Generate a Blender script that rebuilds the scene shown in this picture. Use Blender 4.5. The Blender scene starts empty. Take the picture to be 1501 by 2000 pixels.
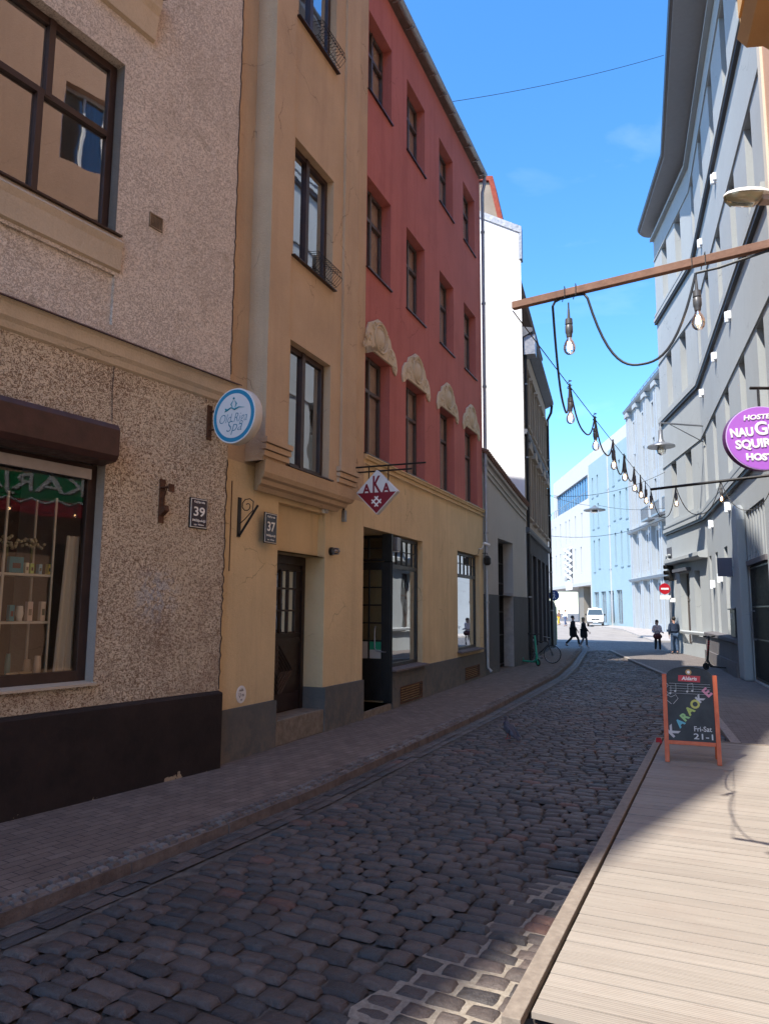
import bpy, math, random
import numpy as np
from mathutils import Vector, Matrix
rnd = random.Random(7)
C = bpy.context.scene.collection
scn = bpy.context.scene
# ------------------------------------------------------------------ camera
F = 1440.0; CH = 1.95
PITCH = math.atan(192/1440.0); ROLL = math.radians(.4)
camd = bpy.data.cameras.new('camera'); cam = bpy.data.objects.new('camera', camd); C.objects.link(cam)
RM = Matrix.Rotation(math.pi/2+PITCH, 3, 'X') @ Matrix.Rotation(ROLL, 3, 'Z')
cam.matrix_world = Matrix.Translation((0, 0, CH)) @ RM.to_4x4()
camd.sensor_fit = 'VERTICAL'; camd.sensor_height = 36; camd.sensor_width = 27
camd.lens = F/2000*36; camd.clip_start = .05; camd.clip_end = 2000
scn.camera = cam
scn.render.resolution_x = 768; scn.render.resolution_y = 1024
# ------------------------------------------------------------------ light
SUN = Vector((-.75, -.66)).normalized(); EL = math.radians(54)
w = bpy.data.worlds.new("World"); scn.world = w; w.use_nodes = True
nt = w.node_tree; bg = nt.nodes['Background']; sk = nt.nodes.new('ShaderNodeTexSky')
sk.sky_type = 'NISHITA'; sk.sun_disc = False; sk.sun_elevation = EL
sk.sun_rotation = math.atan2(SUN.x, SUN.y); sk.air_density = 1.0; sk.dust_density = .4; sk.ozone_density = 5.0; sk.altitude = 10
hs = nt.nodes.new('ShaderNodeHueSaturation'); hs.inputs['Saturation'].default_value = 1.22; nt.links.new(sk.outputs[0], hs.inputs['Color']); 
tcw = nt.nodes.new('ShaderNodeTexCoord'); mpw = nt.nodes.new('ShaderNodeMapping'); mpw.inputs['Scale'].default_value = (2.2, 1.2, 9); mpw.inputs['Rotation'].default_value = (.25, .3, 0); nt.links.new(tcw.outputs['Generated'], mpw.inputs[0])
nzw = nt.nodes.new('ShaderNodeTexNoise'); nzw.inputs['Scale'].default_value = 1.6; nzw.inputs['Detail'].default_value = 7; nzw.inputs['Distortion'].default_value = .6; nt.links.new(mpw.outputs[0], nzw.inputs['Vector'])
rpw = nt.nodes.new('ShaderNodeValToRGB'); rpw.color_ramp.elements[0].position = .6; rpw.color_ramp.elements[0].color = (0, 0, 0, 1); rpw.color_ramp.elements[1].position = .85; rpw.color_ramp.elements[1].color = (.13, .13, .13, 1); nt.links.new(nzw.outputs[0], rpw.inputs[0])
mxw = nt.nodes.new('ShaderNodeMix'); mxw.data_type = 'RGBA'; nt.links.new(rpw.outputs[0], mxw.inputs[0]); nt.links.new(hs.outputs[0], mxw.inputs[6]); mxw.inputs[7].default_value = (5.5, 6.0, 6.6, 1); nt.links.new(mxw.outputs[2], bg.inputs[0]); bg.inputs[1].default_value = .115
sl = bpy.data.lights.new('sun', 'SUN'); so = bpy.data.objects.new('sun', sl); C.objects.link(so)
sl.energy = 2.55; sl.angle = math.radians(.55); sl.color = (1, .94, .85)
sd = Vector((SUN.x*math.cos(EL), SUN.y*math.cos(EL), math.sin(EL)))
so.rotation_euler = sd.to_track_quat('Z', 'Y').to_euler(); so.location = (0, 0, 40)
vs = scn.view_settings; vs.view_transform = 'Standard'; vs.look = 'None'; vs.gamma = 1; vs.exposure = 1.82
# ------------------------------------------------------------------ geometry helpers
def ray(px, py): return RM @ Vector((px-750.5, -(py-1000.0), -F))
def gnd(px, py, z=0.):
    d = ray(px, py); t = (z-CH)/d.z; return Vector((d.x*t, d.y*t))
def atY(px, py, Y):
    d = ray(px, py); t = Y/d.y; return Vector((d.x*t, Y, CH+d.z*t))
class Fr:
    """vertical plane frame: u along, o outwards (towards the street), z up"""
    def __init__(s, a, b):
        s.o = Vector(a); s.b = Vector(b); s.L = (s.b-s.o).length; s.d = (s.b-s.o)/s.L; s.n = Vector((s.d.y, -s.d.x))
    def p(s, u, o, z): q = s.o+s.d*u+s.n*o; return (q.x, q.y, z)
    def uv(s, px, py, off=0):
        d = ray(px, py); q = s.o+s.n*off; d2 = Vector((d.x, d.y)); t = q.dot(s.n)/d2.dot(s.n)
        return ((d2*t-s.o).dot(s.d), CH+d.z*t)
    def v3(s): return Vector((s.d.x, s.d.y, 0)), Vector((s.n.x, s.n.y, 0))
def wloc(o):
    v = Vector((0, 0, 0))
    while o is not None: v += o.location; o = o.parent
    return v
class MB:
    def __init__(s, fr=None): s.v = []; s.f = []; s.mi = []; s.fr = fr; s.m = 0
    def add(s, vs, fs):
        k = len(s.v); s.v += [tuple(q) for q in vs]; s.f += [tuple(i+k for i in f) for f in fs]; s.mi += [s.m]*len(fs); return s
    def P(s, u, o, z): return s.fr.p(u, o, z) if s.fr else (u, o, z)
    def box(s, u0, u1, o0, o1, z0, z1):
        vs = [s.P(u, o, z) for u in (u0, u1) for o in (o0, o1) for z in (z0, z1)]
        return s.add(vs, [(0, 1, 3, 2), (4, 6, 7, 5), (0, 4, 5, 1), (2, 3, 7, 6), (0, 2, 6, 4), (1, 5, 7, 3)])
    def quad(s, *pts): return s.add([s.P(*q) for q in pts], [tuple(range(len(pts)))])
    def prism(s, poly, o0, o1):      # poly in (u,z)
        n = len(poly); vs = [s.P(u, o0, z) for u, z in poly]+[s.P(u, o1, z) for u, z in poly]
        return s.add(vs, [tuple(range(n))[::-1], tuple(range(n, 2*n))]+[(i, (i+1) % n, n+(i+1) % n, n+i) for i in range(n)])
    def hprism(s, poly, z0, z1):     # poly in (x,y)
        n = len(poly); vs = [(x, y, z0) for x, y in poly]+[(x, y, z1) for x, y in poly]
        return s.add(vs, [tuple(range(n))[::-1], tuple(range(n, 2*n))]+[(i, (i+1) % n, n+(i+1) % n, n+i) for i in range(n)])
    def prof(s, prof, u0, u1):       # prof in (o,z) swept along u
        n = len(prof); vs = [s.P(u0, o, z) for o, z in prof]+[s.P(u1, o, z) for o, z in prof]
        return s.add(vs, [tuple(range(n))[::-1], tuple(range(n, 2*n))]+[(i, (i+1) % n, n+(i+1) % n, n+i) for i in range(n)])
    def tube(s, pts, r, n=8, cap=True, closed=False):
        pts = [Vector(q) for q in pts]; N = len(pts); rr = r if isinstance(r, (list, tuple)) else [r]*N; vs = []; fs = []
        ref = None
        for i, q in enumerate(pts):
            if closed: t = pts[(i+1) % N]-pts[i-1]
            else: t = pts[min(i+1, N-1)]-pts[max(i-1, 0)]
            t.normalize()
            if ref is None: ref = Vector((0, 0, 1)) if abs(t.z) < .9 else Vector((1, 0, 0))
            a = t.cross(ref)
            if a.length < 1e-4: a = t.cross(Vector((0, 1, .1)))
            a.normalize(); b = a.cross(t).normalized(); ref = b
            for k in range(n):
                th = 2*math.pi*k/n; vs.append(q+a*math.cos(th)*rr[i]+b*math.sin(th)*rr[i])
        M = N if closed else N-1
        for i in range(M):
            for k in range(n):
                j = (i+1) % N; fs.append((i*n+k, i*n+(k+1) % n, j*n+(k+1) % n, j*n+k))
        if cap and not closed: fs += [tuple(range(n))[::-1], tuple((N-1)*n+k for k in range(n))]
        return s.add(vs, fs)
    def lathe(s, prof, c=(0, 0, 0), n=16, ax=None):   # prof (r,h) about axis ax through c
        ax = Vector(ax or (0, 0, 1)).normalized(); a = ax.cross(Vector((1, 0, 0)) if abs(ax.x) < .9 else Vector((0, 1, 0))).normalized(); b = ax.cross(a)
        c = Vector(c); vs = []; fs = []
        for r, h in prof:
            for k in range(n):
                th = 2*math.pi*k/n; vs.append(c+ax*h+(a*math.cos(th)+b*math.sin(th))*r)
        for i in range(len(prof)-1):
            for k in range(n): fs.append((i*n+k, i*n+(k+1) % n, (i+1)*n+(k+1) % n, (i+1)*n+k))
        fs += [tuple(range(n))[::-1], tuple((len(prof)-1)*n+k for k in range(n))]
        return s.add(vs, fs)
    def blob(s, c, r, n=10, m=7, R=None):
        c = Vector(c); vs = []; fs = []
        for i in range(m+1):
            ph = math.pi*i/m
            for k in range(n):
                th = 2*math.pi*k/n; q = Vector((math.sin(ph)*math.cos(th)*r[0], math.sin(ph)*math.sin(th)*r[1], math.cos(ph)*r[2]))
                if R: q = R @ q
                vs.append(c+q)
        for i in range(m):
            for k in range(n): fs.append((i*n+k, i*n+(k+1) % n, (i+1)*n+(k+1) % n, (i+1)*n+k))
        return s.add(vs, fs)
    def front(s, u0, u1, z0, z1, holes, o=0, rev=True):   # wall sheet with openings (a,b,c,d,depth)
        us = sorted({u0, u1} | {h[0] for h in holes} | {h[1] for h in holes}); zs = sorted({z0, z1} | {h[2] for h in holes} | {h[3] for h in holes})
        us = [u for u in us if u0 <= u <= u1]; zs = [z for z in zs if z0 <= z <= z1]
        for i in range(len(us)-1):
            for j in range(len(zs)-1):
                cu = (us[i]+us[i+1])/2; cz = (zs[j]+zs[j+1])/2
                if any(h[0] < cu < h[1] and h[2] < cz < h[3] for h in holes): continue
                s.quad((us[i], o, zs[j]), (us[i+1], o, zs[j]), (us[i+1], o, zs[j+1]), (us[i], o, zs[j+1]))
        if rev:
            for a, b, c, d, dp in holes:
                s.quad((a, o, c), (a, o-dp, c), (a, o-dp, d), (a, o, d)); s.quad((b, o-dp, c), (b, o, c), (b, o, d), (b, o-dp, d))
                s.quad((a, o-dp, d), (b, o-dp, d), (b, o, d), (a, o, d)); s.quad((a, o, c), (b, o, c), (b, o-dp, c), (a, o-dp, c))
        return s
    def shell(s, u0, u1, z0, z1, D, o=0):      # back, sides and top of a block behind a front sheet
        s.quad((u0, o, z0), (u0, o, z1), (u0, o-D, z1), (u0, o-D, z0)); s.quad((u1, o, z0), (u1, o-D, z0), (u1, o-D, z1), (u1, o, z1))
        s.quad((u0, o-D, z0), (u0, o-D, z1), (u1, o-D, z1), (u1, o-D, z0)); s.quad((u0, o, z1), (u1, o, z1), (u1, o-D, z1), (u0, o-D, z1)); return s
    def build(s, name, mat, parent=None, smooth=False, bevel=0):
        off = wloc(parent) if parent else Vector((0, 0, 0))
        me = bpy.data.meshes.new(name); me.from_pydata([(x-off.x, y-off.y, z-off.z) for x, y, z in s.v], [], s.f)
        mats = mat if isinstance(mat, (list, tuple)) else [mat]
        for m in mats: me.materials.append(m)
        if len(mats) > 1: me.polygons.foreach_set('material_index', s.mi)
        if smooth: me.polygons.foreach_set('use_smooth', [True]*len(me.polygons))
        me.validate(); me.update()
        o = bpy.data.objects.new(name, me); C.objects.link(o)
        if parent: o.parent = parent
        if smooth:
            try: me.set_sharp_from_angle(angle=math.radians(40))
            except Exception: pass
        if bevel:
            b = o.modifiers.new('bevel', 'BEVEL'); b.width = bevel; b.segments = 2; b.limit_method = 'ANGLE'
        return o
def tag(o, label=None, cat=None, group=None, kind=None):
    if label: o['label'] = label
    if cat: o['category'] = cat
    if group: o['group'] = group
    if kind: o['kind'] = kind
    return o
def thing(name, label, cat, loc=(0, 0, 0), group=None):
    o = bpy.data.objects.new(name, None); C.objects.link(o); o.location = loc; o.empty_display_size = .2
    return tag(o, label, cat, group)
def text(name, body, size, mat, parent, c, right, up, ext=.004, bold=0, shear=0, fit=None):
    cu = bpy.data.curves.new('t', 'FONT'); cu.body = body; cu.size = size; cu.extrude = ext; cu.offset = bold; cu.shear = shear; cu.align_x = 'CENTER'
    cu.resolution_u = 3
    to = bpy.data.objects.new('t', cu); C.objects.link(to); bpy.context.view_layer.update()
    me = bpy.data.meshes.new_from_object(to.evaluated_get(bpy.context.evaluated_depsgraph_get())); bpy.data.objects.remove(to)
    n = len(me.vertices); co = np.empty(n*3, np.float32); me.vertices.foreach_get('co', co); co = co.reshape(-1, 3)
    mn = co.min(0); mx = co.max(0); co -= (mn+mx)/2; co[:, 2] += 0
    if fit: co[:, 0] *= fit/(mx[0]-mn[0])
    r = Vector(right).normalized(); u = Vector(up).normalized(); nn = r.cross(u); off = wloc(parent) if parent else Vector((0, 0, 0)); c = Vector(c)-off
    out = co[:, :1]*np.array(r)+co[:, 1:2]*np.array(u)+co[:, 2:]*np.array(nn)+np.array(c)
    me.vertices.foreach_set('co', out.astype(np.float32).ravel()); me.materials.clear(); me.materials.append(mat); me.update(); me.name = name
    o = bpy.data.objects.new(name, me); C.objects.link(o)
    if parent: o.parent = parent
    return o
# ------------------------------------------------------------------ materials
MT = {}
def newmat(name):
    m = bpy.data.materials.new(name); m.use_nodes = True; return m, m.node_tree, m.node_tree.nodes['Principled BSDF']
def flat(name, col, rough=.6, metal=0, emit=None, es=1, spec=.5, alpha=None):
    if name in MT: return MT[name]
    m, t, b = newmat(name); b.inputs['Base Color'].default_value = (*col, 1); b.inputs['Roughness'].default_value = rough; b.inputs['Metallic'].default_value = metal
    b.inputs['Specular IOR Level'].default_value = spec
    if emit: b.inputs['Emission Color'].default_value = (*emit, 1); b.inputs['Emission Strength'].default_value = es
    MT[name] = m; return m
class NG:
    def __init__(s, t): s.t = t
    def n(s, ty, **kw):
        x = s.t.nodes.new(ty)
        for k, v in kw.items():
            if k.startswith('i_'): x.inputs[k[2:].replace('_', ' ')].default_value = v
            else: setattr(x, k, v)
        return x
    def l(s, a, b): s.t.links.new(a, b)
    def coord(s, scale=(1, 1, 1), rot=(0, 0, 0)):
        tc = s.n('ShaderNodeTexCoord'); mp = s.n('ShaderNodeMapping'); mp.inputs['Scale'].default_value = scale; mp.inputs['Rotation'].default_value = rot
        g = s.n('ShaderNodeNewGeometry'); s.l(g.outputs['Position'], mp.inputs[0]); return mp.outputs[0]
    def noise(s, vec, scale, detail=4, rough=.55, dist=0):
        x = s.n('ShaderNodeTexNoise'); x.inputs['Scale'].default_value = scale; x.inputs['Detail'].default_value = detail; x.inputs['Roughness'].default_value = rough
        x.inputs['Distortion'].default_value = dist; s.l(vec, x.inputs['Vector']); return x.outputs[0]
    def ramp(s, fac, stops, interp='LINEAR'):
        x = s.n('ShaderNodeValToRGB'); x.color_ramp.interpolation = interp; e = x.color_ramp.elements
        while len(e) < len(stops): e.new(.5)
        for i, (p, c) in enumerate(stops): e[i].position = p; e[i].color = (*c, 1) if isinstance(c, tuple) else (c, c, c, 1)
        s.l(fac, x.inputs[0]); return x.outputs[0]
    def mix(s, fac, a, b, mode='MIX'):
        x = s.n('ShaderNodeMix', data_type='RGBA', blend_type=mode)
        for k, v in ((0, fac), (6, a), (7, b)):
            if isinstance(v, bpy.types.NodeSocket): s.l(v, x.inputs[k])
            elif isinstance(v, tuple): x.inputs[k].default_value = (*v, 1)
            else: x.inputs[k].default_value = v
        return x.outputs[2]
    def math(s, op, a, b=0.):
        x = s.n('ShaderNodeMath', operation=op)
        for k, v in ((0, a), (1, b)):
            if isinstance(v, bpy.types.NodeSocket): s.l(v, x.inputs[k])
            else: x.inputs[k].default_value = v
        return x.outputs[0]
    def bump(s, h, b, dist=.01, st=1.0):
        x = s.n('ShaderNodeBump'); x.inputs['Distance'].default_value = dist; x.inputs['Strength'].default_value = st; s.l(h, x.inputs['Height']); s.l(x.outputs[0], b.inputs['Normal']); return x
def mul(c, k): return tuple(min(1, x*k) for x in c)
def plaster(name, col, var=.18, bs=60, bd=.004, streak=.25, rough=.9, col2=None, dirt=.0):
    """smooth painted render: large soft blotches, rain streaks, fine grain"""
    if name in MT: return MT[name]
    m, t, b = newmat(name); g = NG(t); v = g.coord()
    big = g.noise(v, .9, 5, .6); c = g.ramp(big, [(.3, mul(col, 1-var)), (.7, mul(col, 1+var*.6))])
    vst = g.coord((3.2, 3.2, .22)); st = g.noise(vst, 1.2, 6, .65); sm = g.ramp(st, [(.5, 0.), (.72, 1.)])
    sfac = g.math('MULTIPLY', sm, streak); c = g.mix(sfac, c, col2 or mul(col, .62))
    fine = g.noise(v, bs, 3, .6); c = g.mix(.18, c, g.ramp(fine, [(.3, mul(col, .7)), (.7, mul(col, 1.2))]))
    if dirt:
        spz = g.n('ShaderNodeSeparateXYZ'); gg = g.n('ShaderNodeNewGeometry'); g.l(gg.outputs['Position'], spz.inputs[0])
        h = g.n('ShaderNodeMapRange'); h.inputs[1].default_value = .0; h.inputs[2].default_value = 1.0; h.inputs[3].default_value = 1; h.inputs[4].default_value = 0; g.l(spz.outputs[2], h.inputs[0])
        dn = g.math('MULTIPLY', h.outputs[0], g.ramp(g.noise(v, 5, 6, .7), [(.42, 0.), (.6, 1.)])); c = g.mix(g.math('MULTIPLY', dn, dirt), c, (.2, .17, .14))
    vo = g.n('ShaderNodeTexVoronoi', feature='DISTANCE_TO_EDGE'); vo.inputs['Scale'].default_value = .42; wv = g.n('ShaderNodeVectorMath', operation='ADD'); nzc = g.n('ShaderNodeTexNoise'); nzc.inputs['Scale'].default_value = 3.5; nzc.inputs['Detail'].default_value = 6; g.l(v, nzc.inputs['Vector'])
    scv = g.n('ShaderNodeVectorMath', operation='SCALE'); scv.inputs['Scale'].default_value = .35; g.l(nzc.outputs[1], scv.inputs[0]); g.l(v, wv.inputs[0]); g.l(scv.outputs[0], wv.inputs[1]); g.l(wv.outputs[0], vo.inputs['Vector'])
    ck = g.math('MULTIPLY', g.ramp(vo.outputs['Distance'], [(.0, 1.), (.0035, 0.)]), g.ramp(g.noise(v, .8, 2), [(.52, 0.), (.6, .75)])); c = g.mix(ck, c, mul(col, .35))
    g.l(c, b.inputs['Base Color']); b.inputs['Roughness'].default_value = rough; b.inputs['Specular IOR Level'].default_value = .25
    g.bump(g.math('ADD', fine, g.math('MULTIPLY', g.noise(v, bs*.25, 3), 1.5)), b, bd); MT[name] = m; return m
def glass(name, tint=(.9, .95, .95), f=1.0):
    if name in MT: return MT[name]
    m = bpy.data.materials.new(name); m.use_nodes = True; t = m.node_tree; t.nodes.clear(); g = NG(t)
    out = g.n('ShaderNodeOutputMaterial'); mx = g.n('ShaderNodeMixShader'); tr = g.n('ShaderNodeBsdfTransparent'); gl = g.n('ShaderNodeBsdfGlossy')
    tr.inputs[0].default_value = (*tint, 1); gl.inputs['Roughness'].default_value = .015; gl.inputs['Color'].default_value = (.95, .97, 1, 1)
    fr = g.n('ShaderNodeFresnel'); fr.inputs[0].default_value = 1.5; v = g.coord(); bp = g.n('ShaderNodeBump'); bp.inputs['Distance'].default_value = .002
    g.l(g.noise(v, 1.3, 2), bp.inputs['Height']); g.l(bp.outputs[0], gl.inputs['Normal'])
    k = g.math('MINIMUM', g.math('MULTIPLY', fr.outputs[0], 1.9*f), .95); g.l(k, mx.inputs[0]); g.l(tr.outputs[0], mx.inputs[1]); g.l(gl.outputs[0], mx.inputs[2]); g.l(mx.outputs[0], out.inputs[0])
    MT[name] = m; return m
def paint(name, col, rough=.45, wear=.15, metal=0):
    if name in MT: return MT[name]
    m, t, b = newmat(name); g = NG(t); v = g.coord(); c = g.ramp(g.noise(v, 7, 6, .65), [(.35, mul(col, 1-wear)), (.7, mul(col, 1+wear))])
    g.l(c, b.inputs['Base Color']); g.l(g.ramp(g.noise(v, 14, 4), [(.3, rough*.8), (.7, min(1, rough*1.3))]), b.inputs['Roughness']); b.inputs['Metallic'].default_value = metal
    g.bump(g.noise(v, 45, 3), b, .0012); MT[name] = m; return m
def stucco39():
    m, t, b = newmat('stucco_rough'); g = NG(t); v = g.coord()
    spz = g.n('ShaderNodeSeparateXYZ'); gg = g.n('ShaderNodeNewGeometry'); g.l(gg.outputs['Position'], spz.inputs[0])
    up = g.n('ShaderNodeMapRange'); up.inputs[1].default_value = 4.7; up.inputs[2].default_value = 5.0; g.l(spz.outputs[2], up.inputs[0]); up = up.outputs[0]
    vs = g.coord((1, 1, 1.25)); n1 = g.noise(vs, 39, 2, .5, 1.4)
    wv = g.noise(vs, 70, 2, .5, 1.8)
    pit = g.math('ADD', g.math('MULTIPLY', n1, .62), g.math('MULTIPLY', wv, .38)); big = g.noise(v, 1.1, 4, .6)
    p2 = g.math('ADD', pit, g.math('MULTIPLY', g.math('SUBTRACT', big, .5), .16))
    mask = g.ramp(p2, [(.517, 0.), (.542, 1.)])
    base = g.mix(up, g.ramp(big, [(.3, (.60, .485, .34)), (.7, (.73, .61, .455))]), g.ramp(big, [(.3, (.68, .575, .465)), (.7, (.77, .67, .56))]))
    pitc = g.mix(up, (.23, .15, .095), (.47, .385, .305))
    c = g.mix(mask, base, pitc)
    # greenish-brown weathering
    wth = g.ramp(g.noise(v, 2.3, 6, .7), [(.5, 0.), (.68, 1.)]); c = g.mix(g.math('MULTIPLY', wth, .2), c, (.27, .2, .13))
    # old pale blue scribble left on the wall
    def spot(cx, cz, rx, rz):
        pass
    q = g.n('ShaderNodeVectorMath', operation='DISTANCE'); g.l(gg.outputs['Position'], q.inputs[0]); sp = FR1.uv(305, 1165); pp = FR1.p(sp[0], 0, sp[1]); q.inputs[1].default_value = pp
    fall = g.n('ShaderNodeMapRange'); fall.inputs[1].default_value = .12; fall.inputs[2].default_value = .42; fall.inputs[3].default_value = 1; fall.inputs[4].default_value = 0; g.l(q.outputs['Value'], fall.inputs[0])
    scr = g.ramp(g.noise(v, 9, 3, .7, .8), [(.47, 0.), (.55, 1.)]); c = g.mix(g.math('MULTIPLY', g.math('MULTIPLY', fall.outputs[0], scr), .45), c, (.42, .48, .55))
    low = g.n('ShaderNodeMapRange'); low.inputs[1].default_value = 3.2; low.inputs[2].default_value = 1.0; g.l(spz.outputs[2], low.inputs[0])
    st = g.math('MULTIPLY', low.outputs[0], g.ramp(g.noise(v, 1.6, 6, .72), [(.45, 0.), (.62, 1.)])); c = g.mix(g.math('MULTIPLY', st, .5), c, (.24, .14, .095))
    rp = g.ramp(g.noise(v, 1.9, 3, .5), [(.68, 0.), (.69, 1.)]); c = g.mix(g.math('MULTIPLY', rp, .45), c, (.42, .34, .25))
    g.l(c, b.inputs['Base Color']); b.inputs['Roughness'].default_value = .95; b.inputs['Specular IOR Level'].default_value = .15
    h = g.math('SUBTRACT', g.math('MULTIPLY', g.noise(v, 120, 2), .3), mask); g.bump(h, b, .006, .9); return m
def stone_mat(name, cols, bed=False, spec=.5, rough=.55):
    m, t, b = newmat(name); g = NG(t); v = g.coord(); ge = g.n('ShaderNodeNewGeometry')
    c = g.ramp(ge.outputs['Random Per Island'], cols, 'CONSTANT'); n = g.noise(v, 28, 5, .7)
    c = g.mix(.55, c, g.ramp(n, [(.3, .35), (.7, 1.25)]), 'MULTIPLY')
    big = g.ramp(g.noise(v, .6, 4), [(.35, .8), (.7, 1.15)]); c = g.mix(1., c, big, 'MULTIPLY')
    c = g.mix(g.ramp(g.noise(v, 90, 3), [(.6, 0.), (.75, .35)]), c, (.2, .17, .15))
    g.l(c, b.inputs['Base Color']); g.l(g.ramp(n, [(.3, rough-.12), (.7, rough+.25)]), b.inputs['Roughness']); b.inputs['Specular IOR Level'].default_value = spec
    g.bump(g.math('ADD', n, g.math('MULTIPLY', g.noise(v, 110, 3), .5)), b, .012); return m
def noisy(name, c1, c2, sc=8, rough=.9, bd=.004, bs=60, det=6):
    if name in MT: return MT[name]
    m, t, b = newmat(name); g = NG(t); v = g.coord(); c = g.ramp(g.noise(v, sc, det, .65), [(.32, c1), (.68, c2)])
    g.l(c, b.inputs['Base Color']); b.inputs['Roughness'].default_value = rough; b.inputs['Specular IOR Level'].default_value = .3; g.bump(g.noise(v, bs, 4), b, bd); MT[name] = m; return m
def brick_mat(name, c1, c2, mort, bw, bh, ang=0., ms=.006, rough=.85, bd=.004, sc=1.0):
    m, t, b = newmat(name); g = NG(t); v = g.coord((1, 1, 1), (0, 0, ang)); br = g.n('ShaderNodeTexBrick'); g.l(v, br.inputs['Vector']); br.inputs['Scale'].default_value = sc
    br.inputs['Color1'].default_value = (*c1, 1); br.inputs['Color2'].default_value = (*c2, 1); br.inputs['Mortar'].default_value = (*mort, 1); br.inputs['Mortar Size'].default_value = ms
    br.inputs['Brick Width'].default_value = bw; br.inputs['Row Height'].default_value = bh; br.inputs['Bias'].default_value = -.1; br.inputs['Mortar Smooth'].default_value = .3
    vv = g.coord(); c = g.mix(.6, br.outputs[0], g.ramp(g.noise(vv, 3, 6, .7), [(.3, .55), (.7, 1.2)]), 'MULTIPLY'); c = g.mix(.25, c, g.ramp(g.noise(vv, 60, 3), [(.3, .4), (.7, 1.4)]), 'MULTIPLY')
    g.l(c, b.inputs['Base Color']); b.inputs['Roughness'].default_value = rough; b.inputs['Specular IOR Level'].default_value = .3
    g.bump(g.math('SUBTRACT', g.math('MULTIPLY', g.noise(vv, 50, 3), .4), br.outputs['Fac']), b, bd); return m
# ------------------------------------------------------------------ plan of the street
P39 = (gnd(0, 1608), gnd(430, 1500)); d39 = (P39[1]-P39[0]).normalized()
FR1 = Fr(P39[0]-Vector((d39.y, -d39.x))*.08, P39[1]-Vector((d39.y, -d39.x))*.08)    # wall of house 39 (plinth is 8 cm proud)
FR2 = Fr(gnd(435, 1490), gnd(705, 1405)); FR3 = Fr(gnd(705, 1405), gnd(945, 1320))
FR4 = Fr((3.06, 22.83), (5.48, 28.5)); FR5 = Fr((5.48, 28.5), (8.7, 39.))
FN = Fr((13.6, 31), (8.92, 16.12)); FF = Fr((14.5, 37.8), (13.6, 31)); FP = Fr((8.92, 16.12), (.4, -11.))
FM = Fr((25.3, 120), (24.0, 66)); FC = Fr((23.2, 68.5), (21.3, 50))
RZ = -.065
def rise(y): return .5*max(0, min(1, (y-40)/22.))
KL = [(-9.6, -7.5), (-6.0, -1.2), (-2.47, 5.0), (-.86, 8.2), (2.0, 14.9), (5.4, 23.5), (7.2, 28.9), (9.3, 35.8), (10.6, 40.)]
KR = [(.2, -5), (3.2, 4.), (5.15, 11.2), (8.3, 20.6), (10.0, 30.2), (11.6, 38.6)]
def along(K, y):
    for (x0, y0), (x1, y1) in zip(K, K[1:]):
        if y <= y1 or (x1, y1) == K[-1]: return x0+(x1-x0)*(y-y0)/(y1-y0)
# ------------------------------------------------------------------ ground
mGround = noisy('ground_asphalt', (.11, .105, .10), (.17, .16, .15), 2.0)
mb = MB(); ys = [-60, -20, 0, 20, 38, 40, 44, 48, 54, 62, 130, 600]; 
for a, b_ in zip(ys, ys[1:]): mb.quad((-400, a, RZ-.06+rise(a)), (400, a, RZ-.06+rise(a)), (400, b_, RZ-.06+rise(b_)), (-400, b_, RZ-.06+rise(b_)))
tag(mb.build('ground', mGround), kind='structure')
cobcols = [(0., (.100, .078, .068)), (.16, (.120, .094, .082)), (.32, (.070, .060, .057)), (.46, (.142, .112, .096)), (.6, (.098, .077, .068)), (.74, (.078, .074, .072)), (.86, (.122, .092, .079)), (.975, (.155, .082, .063))]
mCob = stone_mat('cobble', cobcols, spec=.45, rough=.48)
mBed = noisy('cobble_bed', (.05, .042, .036), (.17, .145, .12), 9, 1.0, .006, 80)
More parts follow.
